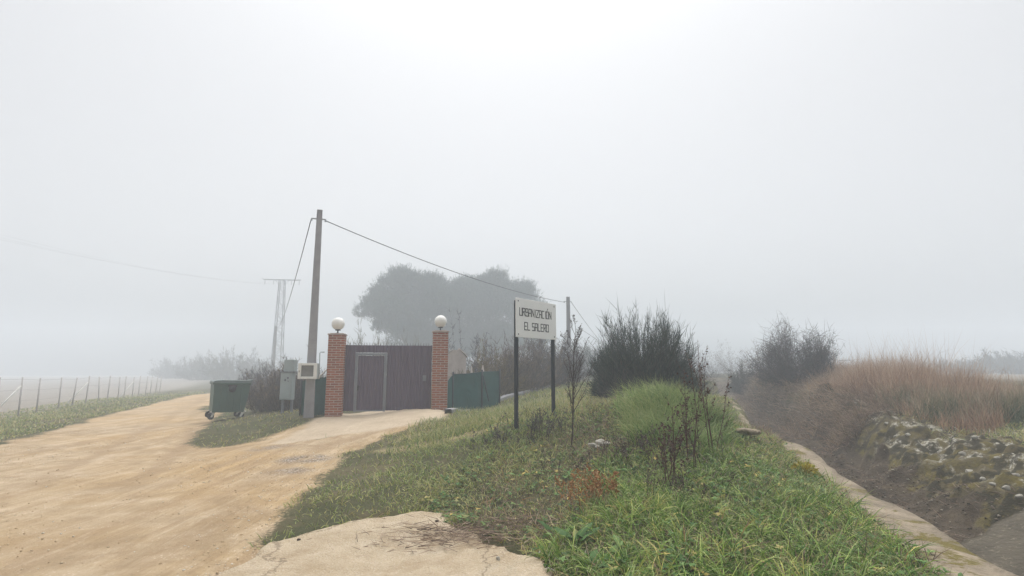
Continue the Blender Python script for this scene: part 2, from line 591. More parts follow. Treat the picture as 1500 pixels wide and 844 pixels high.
gx = axis(0, 0, [(-215, -60, 26), (-60, -30, 25), (-30, -12, 70), (-12, -5, 100), (-5, 10, 300), (10, 16, 70), (16, 40, 50), (40, 215, 30)])
gy = axis(0, 0, [(-30, 0, 25), (0, 3, 15), (3, 12, 200), (12, 20, 110), (20, 40, 110), (40, 80, 60), (80, 215, 32)])
GX, GY = np.meshgrid(gx, gy)
fx, fy = GX.ravel(), GY.ravel()
fz = H(fx, fy)
pad_sd = poly_sd(PAD_P, fx, fy)
fz = fz - 0.05 * (1 - sstep(-.02, .10, pad_sd))     # bedded under the pad
s_all = ditch_s(fx, fy)
dirt_v = dirt_mask(fx, fy)
ditch_v = sstep(-.005, .02, s_all) * (1 - sstep(.80, 1.03, s_all + .3 * fbm(fx * 1.2, fy * 1.2, 55, 3))) * (1 - sstep(36, 50, fy))
rock_v = sstep(.02, .16, s_all - np.interp(fy, [4, 7.4, 12, 17, 30], [.24, .36, .60, .72, .70]) + .20 * fbm(fx * 1.5, fy * 1.5, 61, 3)) * (1 - sstep(1.08, 1.22, s_all + .2 * fbm(fx, fy, 64, 3))) * (1 - sstep(12.5, 16, fy + 3 * fbm(fx, fy, 63, 3)))
srel = (s_all - np.interp(fy, [4, 7.4, 12, 17, 30], [.24, .36, .60, .72, .70])) / (1 - np.interp(fy, [4, 7.4, 12, 17, 30], [.24, .36, .60, .72, .70]))
lich_v = sstep(.30, .55, srel + .5 * fbm(fx * 1.4, fy * 1.4, 66, 3)) * (1 - sstep(1.0, 1.12, srel + .25 * fbm(fx * 1.6, fy * 1.6, 67, 3)))
apron_v = 1 - sstep(-.15, .12, poly_sd(APRON_P, fx, fy) + .35 * fbm(fx * 2, fy * 2, 71, 3))
GRAV = [hit(395, 656)[:2], hit(447, 672)[:2], hit(425, 690)[:2]]
grav_v = np.zeros_like(fx)
for gxy, rr in zip(GRAV, (.45, .5, .35)):
    grav_v = np.maximum(grav_v, 1 - sstep(.3 * rr, rr, np.hypot((fx - gxy[0]) * .7, fy - gxy[1])))
TRK = [poly_px([(598, 640), (668, 626), (735, 608), (780, 592), (840, 574)]), poly_px([(560, 660), (640, 648), (712, 632), (745, 615)])]
track_v = np.zeros_like(fx)
for T in TRK:
    for i in range(len(T) - 1):
        ax, ay = T[i]; ex, ey = T[i + 1] - T[i]
        t = np.clip(((fx - ax) * ex + (fy - ay) * ey) / (ex * ex + ey * ey), 0, 1)
        dd = np.hypot(fx - ax - t * ex, fy - ay - t * ey)
        track_v = np.maximum(track_v, 1 - sstep(.08, .34, dd + .2 * fbm(fx * 2, fy * 2, 73, 3)))
RUTS = [poly_px([(612, 616), (560, 628), (490, 650), (400, 690), (250, 760), (60, 844)]), poly_px([(540, 612), (480, 628), (395, 655), (270, 700), (80, 770), (-60, 830)]),
        np.array([(-19.8, 37), (-15.6, 27.5), (-11.2, 18), (-8.6, 12.3), (-6.4, 7), (-5, 3)]), np.array([(-18.3, 37), (-14.1, 27.5), (-9.8, 18), (-7.1, 12.3), (-4.9, 7), (-3.4, 3)])]
rut_v = np.zeros_like(fx)
for T in RUTS:
    for i in range(len(T) - 1):
        ax, ay = T[i]; ex, ey = T[i + 1] - T[i]
        t = np.clip(((fx - ax) * ex + (fy - ay) * ey) / (ex * ex + ey * ey), 0, 1)
        dd = np.hypot(fx - ax - t * ex, fy - ay - t * ey)
        rut_v = np.maximum(rut_v, 1 - sstep(.06, .30, dd + .30 * fbm(fx * 1.1, fy * 1.1, 75, 4)))
rut_v *= np.clip(.5 + 1.4 * fbm(fx * .6, fy * .6, 76, 3), 0, 1)
fz = fz - .022 * rut_v * dirt_v
fence_x = -.444 * fy - 9.75
field_v = np.maximum(1 - sstep(-1.5, 1.0, fx - fence_x + 2 * fbm(fx * .5, fy * .5, 81, 3)), sstep(14, 19, fx - .35 * fy + 2 * fbm(fx * .5, fy * .5, 83, 3)))
ny, nx = GX.shape
idx = np.arange(ny * nx).reshape(ny, nx)
quads = np.stack([idx[:-1, :-1], idx[:-1, 1:], idx[1:, 1:], idx[1:, :-1]], -1).reshape(-1, 4)
qd = dirt_v[quads].mean(1)
qs = s_all[quads].mean(1)
qy = fy[quads].mean(1)
is_ditch = (qs > 0) & (qs < 1) & (qy < 44)
is_road = (qd > .5) & ~is_ditch
V3 = np.stack([fx, fy, fz], 1)
GATTR = dict(dirt=dirt_v, ditch=ditch_v, rock=rock_v, apron=apron_v, gravel=grav_v, track=track_v, field=field_v, rut=rut_v, lichen=lich_v)
for nm, sel in (('ground', ~is_ditch & ~is_road), ('road', is_road), ('ditch_bed', is_ditch)):
    q = quads[sel]
    used, inv = np.unique(q, return_inverse=True)
    o = raw_mesh(nm, V3[used], [inv.reshape(-1, 4)], GROUND, attrs={k: v[used] for k, v in GATTR.items()}, smooth=True)
    tag(o, kind='structure')


def Hs(x, y): return H(x, y)
def gz(x, y): return float(H(np.array([x]), np.array([y]))[0])
def ground_at(px, py):
    p = hit(px, py)
    return np.array([p[0], p[1], gz(p[0], p[1])])


# concrete pad in the foreground
def sheet(name, P, mat, step, thick, seed, edge=.13, off=.0):
    x0, y0 = P.min(0) - .1; x1, y1 = P.max(0) + .1
    xs = np.arange(x0, x1, step); ys = np.arange(y0, y1, step)
    X, Y = np.meshgrid(xs, ys); x, y = X.ravel(), Y.ravel()
    sd = poly_sd(P, x, y) + edge * 2 * fbm(x * 3, y * 3, seed, 4)
    z = base_h(x, y) + off + thick * (1 - sstep(-.06, .01, sd)) - .05 * sstep(-.01, .03, sd) + .012 * fbm(x * 5, y * 5, seed + 3, 4)
    n0, n1 = X.shape
    ii = np.arange(n0 * n1).reshape(n0, n1)
    q = np.stack([ii[:-1, :-1], ii[:-1, 1:], ii[1:, 1:], ii[1:, :-1]], -1).reshape(-1, 4)
    keep = (sd[q] < .03).any(1)
    used, inv = np.unique(q[keep], return_inverse=True)
    return raw_mesh(name, np.stack([x, y, z], 1)[used], [inv.reshape(-1, 4)], mat, smooth=True)


def make_pad_mat():
    m, nt, out = nodes_of('pad_concrete')
    tc = N(nt, 'ShaderNodeTexCoord').outputs['Object']
    n1 = noise_node(nt, 3, 6, .65, .4, tc); n2 = noise_node(nt, 55, 4, .7, 0, tc)
    vo = N(nt, 'ShaderNodeTexVoronoi'); vo.inputs['Scale'].default_value = 48
    nt.links.new(tc, vo.inputs['Vector'])
    c = ramp(nt, n1.outputs['Fac'], [(.3, (.40, .31, .20)), (.55, (.50, .41, .29)), (.75, (.58, .49, .37))])
    c = mix(nt, math_(nt, 'MULTIPLY', framp(nt, n2.outputs['Fac'], .52, .72), .6), c, (.28, .20, .12))
    c = mix(nt, math_(nt, 'MULTIPLY', framp(nt, vo.outputs['Distance'], .30, .12), .45), c, (.72, .67, .60))
    ck = N(nt, 'ShaderNodeTexVoronoi', feature='DISTANCE_TO_EDGE'); ck.inputs['Scale'].default_value = .42
    wv = N(nt, 'ShaderNodeVectorMath', operation='ADD')
    sc = N(nt, 'ShaderNodeVectorMath', operation='SCALE'); sc.inputs['Scale'].default_value = .5
    nt.links.new(noise_node(nt, 2.5, 5, .7, 0, tc).outputs['Color'], sc.inputs[0])
    nt.links.new(tc, wv.inputs[0]); nt.links.new(sc.outputs[0], wv.inputs[1]); nt.links.new(wv.outputs[0], ck.inputs['Vector'])
    n4 = noise_node(nt, 1.3, 6, .75, 1.0, tc)
    c = mix(nt, math_(nt, 'MULTIPLY', framp(nt, n4.outputs['Fac'], .50, .68), .55), c, (.33, .24, .145))
    c = mix(nt, math_(nt, 'MULTIPLY', framp(nt, n4.outputs['Fac'], .42, .30), .4), c, (.40, .35, .27))
    c = mix(nt, math_(nt, 'MULTIPLY', framp(nt, ck.outputs['Distance'], .007, .002), .6), c, (.14, .10, .06))
    n5 = noise_node(nt, 16, 5, .75, .5, tc)
    c = mix(nt, math_(nt, 'MULTIPLY', framp(nt, n5.outputs['Fac'], .56, .68), .5), c, (.25, .18, .11))
    h = math_(nt, 'ADD', n2.outputs['Fac'], math_(nt, 'MULTIPLY', vo.outputs['Distance'], -.8))
    h = math_(nt, 'ADD', h, math_(nt, 'MULTIPLY', n5.outputs['Fac'], 1.2))
    principled(nt, out, c, .9, 0, bump(nt, h, .8, .02), .2)
    return m


pad = sheet('concrete_pad', PAD_P, make_pad_mat(), .03, .035, 91)
tag(pad, kind='structure')

# ------------------------------------------------------------------ vegetation builders (numpy)
def blades(name, base, d0, length, curl, width, tint, mat, segs=3, prof=None, parent=None, world=True, twist=None, rng=RNG, curl_az=None):
    """one mesh of N curved ribbons. d0 (N,3) unit start directions; curl bends towards the ground"""
    n = len(base)
    base = np.asarray(base, float)
    az = np.arctan2(d0[:, 1], d0[:, 0]) if curl_az is None else curl_az
    lean = np.arccos(np.clip(d0[:, 2], -1, 1))
    tw = rng.uniform(0, math.pi, n) if twist is None else twist
    prof = prof or [1.0, .85, .5][:segs] if segs <= 3 else (prof or [1 - .7 * i / segs for i in range(segs)])
    P = [base]; D = []
    for i in range(segs):
        a = lean + curl * (i + .5) / segs
        d = np.stack([np.sin(a) * np.cos(az), np.sin(a) * np.sin(az), np.cos(a)], 1)
        D.append(d)
        P.append(P[-1] + d * (length / segs)[:, None])
    w = np.stack([-np.sin(az), np.cos(az), np.zeros(n)], 1)
    vs = np.empty((n, 2 * segs + 1, 3)); al = np.empty((n, 2 * segs + 1))
    for i in range(segs):
        ww = w * np.cos(tw)[:, None] + np.cross(D[i], w) * np.sin(tw)[:, None]
        hw = (width * prof[i] * .5)[:, None]
        vs[:, 2 * i] = P[i] - ww * hw; vs[:, 2 * i + 1] = P[i] + ww * hw
        al[:, 2 * i] = al[:, 2 * i + 1] = i / segs
    vs[:, -1] = P[-1]; al[:, -1] = 1
    k = 2 * segs + 1
    off = (np.arange(n) * k)[:, None]
    fl = []
    if segs > 1:
        fl.append(np.concatenate([off + np.array([2 * i, 2 * i + 1, 2 * i + 3, 2 * i + 2]) for i in range(segs - 1)]))
    fl.append(off + np.array([2 * segs - 2, 2 * segs - 1, 2 * segs]))
    return raw_mesh(name, vs.reshape(-1, 3), fl, mat, parent, dict(tint=np.repeat(tint, k), along=al.ravel()), True, world and parent is not None)


def dirs(az, lean):
    return np.stack([np.sin(lean) * np.cos(az), np.sin(lean) * np.sin(az), np.cos(lean)], 1)


def unit(v):
    return v / (np.linalg.norm(v, axis=1, keepdims=True) + 1e-9)


def tubes(name, paths, radii, mat, parent=None, world=True, tint=None):
    """paths (N,k,3), radii (N,k): three sided tapering twigs"""
    paths = np.asarray(paths, float); radii = np.asarray(radii, float)
    n, k, _ = paths.shape
    d = unit((paths[:, -1] - paths[:, 0]))
    ref = np.where(np.abs(d[:, 2:3]) < .9, np.array([[0, 0, 1.0]]), np.array([[1.0, 0, 0]]))
    a = unit(np.cross(d, ref)); b = np.cross(d, a)
    vs = np.empty((n, k, 3, 3))
    for j in range(3):
        t = 2 * math.pi * j / 3
        o = a * math.cos(t) + b * math.sin(t)
        vs[:, :, j] = paths + o[:, None, :] * radii[:, :, None]
    ids = np.arange(n * k * 3).reshape(n, k, 3)
    fl = []
    for j in range(3):
        jj = (j + 1) % 3
        fl.append(np.stack([ids[:, :-1, j], ids[:, :-1, jj], ids[:, 1:, jj], ids[:, 1:, j]], -1).reshape(-1, 4))
    tt = np.repeat(RNG.random(n) if tint is None else tint, k * 3)
    return raw_mesh(name, vs.reshape(-1, 3), [np.concatenate(fl), ids[:, -1]], mat, parent, dict(tint=tt, along=np.tile(np.repeat(np.linspace(0, 1, k), 3), n)), True, world and parent is not None)


def in_view(x, y, m=1.12):
    return (y > 2.6) & (np.abs(x) < (750 / F * m) * y + .8)


def scatter(x0, x1, y0, y1, dens, keep, rng=RNG):
    """points with density per m2 (dens may be a function of x,y, with maximum dens[1])"""
    f, mx = dens if isinstance(dens, tuple) else (None, dens)
    n = int((x1 - x0) * (y1 - y0) * mx)
    x = rng.uniform(x0, x1, n); y = rng.uniform(y0, y1, n)
    ok = in_view(x, y)
    x, y = x[ok], y[ok]
    if f is not None:
        ok = rng.random(len(x)) < f(x, y) / mx
        x, y = x[ok], y[ok]
    ok = keep(x, y)
    x, y = x[ok], y[ok]
    return x, y, H(x, y)


# ------------------------------------------------------------------ grasses
M_LAWN = mat_leaf('short_grass', [(0, (0.0767, 0.1382, 0.0332)), (0.25, (0.1457, 0.2358, 0.0497)), (0.48, (0.2915, 0.3415, 0.0898)), (0.66, (0.4295, 0.3984, 0.1381)), (0.85, (0.5829, 0.4716, 0.2209)), (1, (0.62, 0.62, 0.62))], tip=(.46, .45, .30), tip_from=.4, trans=.12)
M_LUSH = mat_leaf('long_grass', [(0, (0.0291, 0.0726, 0.0121)), (0.3, (0.0786, 0.1754, 0.0266)), (0.52, (0.1935, 0.3266, 0.0544)), (0.72, (0.3629, 0.4355, 0.0968)), (0.86, (0.6048, 0.5322, 0.1452)), (0.95, (0.4838, 0.3387, 0.1452)), (1, (0.62, 0.62, 0.3629))], tip=(.54, .55, .28), tip_from=.55, trans=.12)
M_TALL = mat_leaf('mound_grass', [(0, (0.0784, 0.1568, 0.0314)), (0.4, (0.1568, 0.2688, 0.056)), (0.7, (0.3024, 0.3696, 0.112)), (0.88, (0.4256, 0.4032, 0.1792)), (1, (0.56, 0.504, 0.3136))], tip=(.46, .48, .26), tip_from=.45, trans=.12)
M_DRY = mat_leaf('dry_grass', [(0, (.16, .095, .065)), (.35, (.34, .205, .13)), (.6, (.47, .31, .195)), (.85, (.58, .44, .30)), (1, (.20, .20, .10))], tip=(.58, .50, .42), tip_from=.6, trans=.15)
M_MAT = mat_leaf('matted_grass', [(0, (.080, .056, .042)), (.3, (.19, .135, .10)), (.6, (.34, .25, .18)), (.8, (.46, .36, .26)), (.93, (.46, .25, .10)), (1, (.52, .48, .40))])
M_RUSH = mat_leaf('rush', [(0, (0.0675, 0.093, 0.057)), (0.5, (0.1125, 0.1425, 0.0825)), (0.8, (0.21, 0.225, 0.135)), (1, (0.45, 0.375, 0.24))], tip=(.36, .29, .2), tip_from=.5)
M_WEED = mat_leaf('weed_leaf', [(0, (0.049, 0.105, 0.0308)), (0.4, (0.084, 0.175, 0.0448)), (0.75, (0.14, 0.252, 0.07)), (0.93, (0.266, 0.252, 0.098)), (1, (0.56, 0.42, 0.112))], trans=.2)


def notdirt(x, y):
    return (dirt_mask(x, y) + 1.3 * fbm(x * 2.2, y * 2.2, 201, 4) < .45) & (poly_sd(PAD_P, x, y) > -.02 + .35 * fbm(x * 2.5, y * 2.5, 203, 3)) & (poly_sd(APRON_P, x, y) > .05)


def clump(x, y, f, seed):
    return np.clip(.5 + 1.6 * fbm(x * f, y * f, seed, 3), 0, 1)


def coping_keep(x, y):
    return x < XL(y) - .26 - .26 * (1 - sstep(5.5, 7.5, y)) + .5 * fbm(x * 2, y * 2, 301, 3)


# short turf on the verge between the drive and the ditch, and round the container
def k1(x, y): return notdirt(x, y) & (x < XL(y) - .16 - .22 * (1 - sstep(5.5, 7.5, y)) + .35 * fbm(x * 2.2, y * 2.2, 303, 3))
fd = lambda x, y: np.clip(2600 * np.exp(-(np.hypot(x, y) - 5) / 5.0), 60, 2200) * (.12 + 1.0 * clump(x, y, 1.1, 205)) * (.25 + .75 * sstep(.1, 1.3, poly_sd(ROAD_P, x, y) * .75 + 1.9 * fbm(x * .9, y * .9, 206, 3))) * (1 - .75 * np.clip(track_at(x, y), 0, 1))


def track_at(x, y):
    out = np.zeros_like(x)
    for T in TRK:
        for i in range(len(T) - 1):
            ax, ay = T[i]; ex, ey = T[i + 1] - T[i]
            t = np.clip(((x - ax) * ex + (y - ay) * ey) / (ex * ex + ey * ey), 0, 1)
            out = np.maximum(out, 1 - sstep(.08, .34, np.hypot(x - ax - t * ex, y - ay - t * ey)))
    return out


x, y, z = scatter(-14, 5, 4, 27, (fd, 2200), k1)
n = len(x)
dist = np.hypot(x, y)
cl = clump(x, y, .7, 207)
L = (.038 + .060 * RNG.random(n)) * (.7 + .9 * cl) * (1 + .02 * dist)
o = blades('short_grass', np.stack([x, y, z - .01], 1), dirs(RNG.uniform(0, 6.28, n), RNG.uniform(.1, 1.1, n)), L, RNG.uniform(.2, 1.4, n),
           .0045 + .00045 * dist + .002 * RNG.random(n), np.clip(.52 * RNG.random(n) + .55 * (1 - clump(x, y, .45, 209)), 0, 1), M_LAWN, 2)
tag(o, 'short frosted green and brown turf on the verges by the drive', 'grass', kind='stuff')

# long lush grass on the near berm
def k2(x, y): return notdirt(x, y) & coping_keep(x, y) & (x > .25 + .25 * (y - 4.5) + .8 * fbm(x * 1.2, y * 1.2, 211, 3))
fd2 = lambda x, y: (520 + 1850 * clump(x, y, 1.5, 213) ** 1.5) * np.exp(-np.clip(y - 5, 0, 9) / 7)
x, y, z = scatter(0, 6, 2.7, 11, (fd2, 2400), k2)
n = len(x)
cl = clump(x, y, 1.3, 215)
# tufts: pull blades towards tuft centres, lean away from them
tx, ty = np.floor(x / .16) * .16 + .16 * _hash(np.floor(x / .16), np.floor(y / .16), 5), np.floor(y / .16) * .16 + .16 * _hash(np.floor(x / .16), np.floor(y / .16), 6)
az = np.arctan2(y - ty, x - tx) + RNG.normal(0, .7, n)
x2, y2 = tx + (x - tx) * .6, ty + (y - ty) * .6
yel = _hash(np.floor(x / .16), np.floor(y / .16), 8)
z = H(x2, y2)
far = 1 - .55 * sstep(6.5, 9, y)
L = (.09 + .20 * RNG.random(n) ** 1.3) * (.55 + .8 * cl) * far
o = blades('long_grass', np.stack([x2, y2, z - .01], 1), dirs(az, RNG.uniform(.1, .75, n)), L, RNG.uniform(.5, 2.0, n), .0055 + .005 * RNG.random(n),
           np.clip(RNG.random(n) * .62 + .18 * clump(x, y, .8, 217) + .22 * (yel > .82) - .05, 0, 1), M_LUSH, 4)
tag(o, 'lush long green grass with yellowed tips on the near berm', 'grass', kind='stuff')

# small leaved weeds between the grass
x, y, z = scatter(-2.4, 5, 3, 10.5, (lambda x, y: 520 * clump(x, y, 1.2, 219) ** 2 * np.exp(-np.clip(y - 4, 0, 9) / 5), 520), lambda x, y: k1(x, y) & (x > -1.4 + .1 * y + 1.5 * fbm(x, y, 221, 3)))
rep = 5
n0 = len(x)
bx = np.repeat(np.stack([x, y, z + RNG.uniform(0, .06, n0)], 1), rep, 0)
n = len(bx)
o = blades('weed_patch', bx, dirs(np.tile(np.arange(rep) * 6.28 / rep, n0) + np.repeat(RNG.uniform(0, 6.28, n0), rep), RNG.uniform(.8, 1.5, n)), RNG.uniform(.02, .055, n), RNG.uniform(0, .8, n),
           RNG.uniform(.018, .034, n), np.repeat(RNG.random(n0), rep), M_WEED, 3, [.25, 1.0, .8], twist=np.zeros(n))
tag(o, 'low green weeds with small leaves growing through the turf', 'weeds', kind='stuff')

# dead brown stems and litter between the grass
x, y, z = scatter(-1.5, 5, 3.2, 11, (lambda x, y: 1100 * np.clip(clump(x, y, .8, 223) - .35, 0, 1) + 70, 800), lambda x, y: k1(x, y) & (x > -1.2 + .12 * y))
n = len(x)
o = blades('dead_stems', np.stack([x, y, z], 1), dirs(RNG.uniform(0, 6.28, n), RNG.uniform(.2, 1.5, n)), RNG.uniform(.05, .24, n), RNG.uniform(-.3, .9, n), RNG.uniform(.003, .008, n), RNG.random(n), M_MAT, 2)
tag(o, 'thin dead brown stems scattered through the berm grass', 'dead stems', kind='stuff')

# dry litter around the concrete pad's far corner
lc = hit(690, 790)
nL = 900
x = lc[0] + RNG.normal(0, .42, nL); y = lc[1] + RNG.normal(0, .22, nL)
z = base_h(x, y) + .045 + RNG.random(nL) * .02
o = blades('dry_litter', np.stack([x, y, z], 1), dirs(RNG.uniform(0, 6.28, nL), RNG.uniform(1.35, 1.6, nL)), RNG.uniform(.06, .26, nL), RNG.uniform(-.1, .1, nL), RNG.uniform(.004, .009, nL), RNG.random(nL) * .8, M_MAT, 3)
tag(o, 'dry brown stalks fallen on the corner of the concrete pad', 'litter', kind='stuff')

# tall fine grass on the mound before the broom
x, y, z = scatter(.2, 4.2, 6.2, 10.8, 2000, lambda x, y: (((x - 2.35) / .85) ** 2 + ((y - 8.4) / 1.2) ** 2 < .8 + 1.6 * fbm(x * 1.4, y * 1.4, 225, 3)) & k1(x, y))
n = len(x)
L = (.26 + .30 * RNG.random(n)) * (.65 + .6 * clump(x, y, 1.5, 227))
o = blades('tall_grass', np.stack([x, y, z - .01], 1), dirs(RNG.normal(3.0, 1.0, n) + 2.2 * fbm(x * 2.2, y * 2.2, 228, 2) * 4, RNG.uniform(.0, .6, n)), L, RNG.uniform(.2, 1.8, n), .006 + .0055 * RNG.random(n),
           np.clip(RNG.random(n) * .75 + .35 * (clump(x, y, 1.0, 229) - .4) + .22 * (1 - sstep(.8, 2.2, x)), 0, 1), M_TALL, 3)
tag(o, 'tall bright green grass covering the mound before the dark broom', 'grass', kind='stuff')

# rough grass farther back on the right of the drive and behind the mound
x, y, z = scatter(-5, 9, 9.5, 34, (lambda x, y: np.clip(420 * np.exp(-(y - 9) / 9), 25, 420) * (.2 + clump(x, y, .8, 231)), 420), lambda x, y: k1(x, y) & (x > -2.2))
n = len(x); dist = np.hypot(x, y)
o = blades('rough_grass', np.stack([x, y, z - .01], 1), dirs(RNG.uniform(0, 6.28, n), RNG.uniform(.0, .7, n)), RNG.uniform(.08, .24, n), RNG.uniform(.2, 1.0, n), .005 + .0005 * dist, np.clip(RNG.random(n) * .75 + .25 * clump(x, y, .5, 233), 0, 1), M_LAWN, 2)
tag(o, 'rough pale grass on the slope behind the name board', 'grass', kind='stuff')

# verge left of the road
x, y, z = scatter(-32, -8, 9, 48, (lambda x, y: np.clip(260 * np.exp(-(y - 10) / 16), 30, 260) * (.3 + clump(x, y, .7, 235)), 260), lambda x, y: (x < -6.5 - .41 * y) & (x > -.444 * y - 11.5) & (dirt_mask(x, y) < .4))
n = len(x); dist = np.hypot(x, y)
o = blades('roadside_grass', np.stack([x, y, z - .01], 1), dirs(RNG.uniform(0, 6.28, n), RNG.uniform(.1, 1.0, n)), RNG.uniform(.05, .17, n), RNG.uniform(.2, 1.0, n), .004 + .0006 * dist, np.clip(RNG.random(n) * .8 + .1, 0, 1), M_LAWN, 2)
tag(o, 'dull frosted grass along the far edge of the dirt road', 'grass', kind='stuff')

# reddish dry grass standing on the far ditch bank
def k5(x, y): return (RNG.random(len(x)) < np.clip(1.4 - (y - 14) / 18, .25, 1)) & (x > XR(y) + .15 + .5 * fbm(x, y, 241, 3)) & (x < XR(y) + 3.4 + 1.5 * fbm(x * .7, y * .7, 243, 3)) & (y > 10.4 + .8 * (x - 9))
x, y, z = scatter(8, 22, 9.5, 36, (lambda x, y: 120 + 1300 * clump(x, y, 1.5, 245) ** 2, 1400), k5)
n = len(x)
L = (.55 + .65 * RNG.random(n)) * (.42 + .85 * clump(x, y, .8, 247)) * (1 - .35 * sstep(12.5, 15, x) * (1 - sstep(18, 20, y))) * (1 - .35 * sstep(19, 24, y))
L = L * (.35 + .65 * sstep(0, 1.3, x - XR(y) + 1.2 * fbm(x * 1.5, y * 1.5, 250, 2)))
tall = RNG.random(n) < .10
L = np.where(tall, L * 1.55, L)
o = blades('dry_grass', np.stack([x, y, z - .02], 1), dirs(RNG.normal(.6, 1.0, n) + 3 * fbm(x * 1.1, y * 1.1, 248, 2), np.abs(RNG.normal(0, .26, n))), L, np.abs(RNG.normal(.3, .45, n)), .005 + .005 * RNG.random(n), np.clip(RNG.random(n) * .75 + .3 * (clump(x, y, .9, 249) - .35), 0, .93), M_DRY, 3)
tag(o, 'tall reddish dry grass standing along the far ditch bank', 'dry grass', kind='stuff')

# grey green rushes at the right end of that bank
rc = [hit(1375, 604), hit(1440, 608), hit(1490, 606), hit(1318, 588), hit(1240, 566)]
bx = []
for i, c in enumerate(rc):
    nn = [1500, 1300, 1400, 700, 500][i]
    bx.append(np.stack([c[0] + RNG.normal(0, .38, nn), c[1] - .55 + RNG.normal(0, .3, nn)], 1))
bx = np.concatenate(bx); n = len(bx)
z = H(bx[:, 0], bx[:, 1])
o = blades('rushes', np.column_stack([bx, z - .02]), dirs(RNG.uniform(0, 6.28, n), np.abs(RNG.normal(0, .35, n))), RNG.uniform(.3, .8, n), RNG.uniform(0, 1.1, n), .006 + .004 * RNG.random(n), RNG.random(n), M_RUSH, 3)
tag(o, 'grey green rush clumps at the foot of the dry grass', 'rushes', kind='stuff')

# matted dead grass hanging down the far bank
def k6(x, y):
    s = ditch_s(x, y)
    return (s > np.interp(y, [12, 17, 30], [.62, .62, .5]) + .4 * fbm(x * .8, y * .8, 251, 3)) & (s < 1.45) & ((y > 12.6 + 3.5 * fbm(x * .6, y * .6, 253, 3)))
x, y, z = scatter(5, 14, 8.5, 30, (lambda x, y: np.clip(1800 * np.exp(-(y - 9) / 12), 200, 1800) * (.15 + clump(x, y, 1.2, 255)), 1800), k6)
n = len(x)
o = blades('matted_grass', np.stack([x, y, z - .01], 1), dirs(RNG.normal(3.4, 1.1, n), RNG.uniform(.3, 1.5, n)), RNG.uniform(.12, .75, n) * (.5 + clump(x, y, 1.6, 258)), RNG.uniform(.0, 1.4, n), .004 + .007 * RNG.random(n), np.clip(RNG.random(n) * .75 + .5 * (clump(x, y, 1.1, 257) - .35), 0, 1), M_MAT, 3)
tag(o, 'matted brown dead grass hanging down the far ditch bank', 'dead grass', kind='stuff')
# frosty turf on the lip of the rocky bank
x, y, z = scatter(7, 15, 5, 13, (lambda x, y: 900 * clump(x, y, 1.0, 259), 900), lambda x, y: (ditch_s(x, y) > .98 + .25 * fbm(x * 1.3, y * 1.3, 261, 3)) & (ditch_s(x, y) < 2.3))
n = len(x)
o = blades('bank_turf', np.stack([x, y, z - .01], 1), dirs(RNG.uniform(0, 6.28, n), RNG.uniform(.1, 1.2, n)), RNG.uniform(.05, .16, n), RNG.uniform(.2, 1.2, n), .006 + .004 * RNG.random(n), np.clip(.25 + RNG.random(n) * .75, 0, 1), M_LAWN, 2)
tag(o, 'frosty turf on top of the lichen covered bank', 'grass', kind='stuff')
# litter and twigs on the ditch bed
x, y, z = scatter(3.5, 10, 5, 24, (lambda x, y: 420 * clump(x, y, 1.0, 263) + 40, 460), lambda x, y: (ditch_s(x, y) > .05) & (ditch_s(x, y) < .6))
n = len(x)
o = blades('ditch_litter', np.stack([x, y, z + .01], 1), dirs(RNG.uniform(0, 6.28, n), RNG.uniform(1.1, 1.6, n)), RNG.uniform(.04, .22, n), RNG.uniform(-.2, .3, n), RNG.uniform(.004, .010, n), RNG.random(n) * .6, M_MAT, 2)
tag(o, 'brown twigs and litter lying in the dry ditch', 'litter', kind='stuff')

# loose stones and clods on the dirt: far too many to count
M_CLOD = mat_leaf('loose_stone', [(0, (.38, .27, .155)), (.45, (.47, .35, .22)), (.75, (.55, .46, .34)), (1, (.64, .60, .54))], trans=0, rough=.95, spec=.1)
x, y, z = scatter(-13, 2.0, 3.4, 16, (lambda x, y: (40 + 1300 * np.clip(clump(x, y, .7, 271) - .55, 0, 1) + 420 * (1 - sstep(.15, 1.1, np.abs(poly_sd(ROAD_P, x, y))))) * np.exp(-np.clip(y - 4, 0, 20) / 7), 900), lambda x, y: (dirt_mask(x, y) > .55) & (poly_sd(PAD_P, x, y) > .02) & (poly_sd(APRON_P, x, y) > -.1))
n = len(x)
octv = np.array([[1, 0, 0], [0, 1, 0], [-1, 0, 0], [0, -1, 0], [0, 0, 1], [0, 0, -1.0]])
octf = np.array([[0, 1, 4], [1, 2, 4], [2, 3, 4], [3, 0, 4], [1, 0, 5], [2, 1, 5], [3, 2, 5], [0, 3, 5]])
sz = .0035 + .015 * RNG.random(n) ** 4
v = octv[None] * sz[:, None, None] * RNG.uniform(.6, 1.3, (n, 6, 1)) * np.array([1, 1, .55])
a = RNG.uniform(0, 6.28, n); ca, sa = np.cos(a)[:, None], np.sin(a)[:, None]
v = np.stack([v[..., 0] * ca - v[..., 1] * sa, v[..., 0] * sa + v[..., 1] * ca, v[..., 2]], -1) + np.stack([x, y, z + .002], 1)[:, None]
o = raw_mesh('gravel', v.reshape(-1, 3), [(octf[None] + 6 * np.arange(n)[:, None, None]).reshape(-1, 3)], M_CLOD, None, dict(tint=np.repeat(RNG.random(n), 6)), True)
tag(o, 'loose stones and clods strewn over the dirt road', 'gravel', kind='stuff')

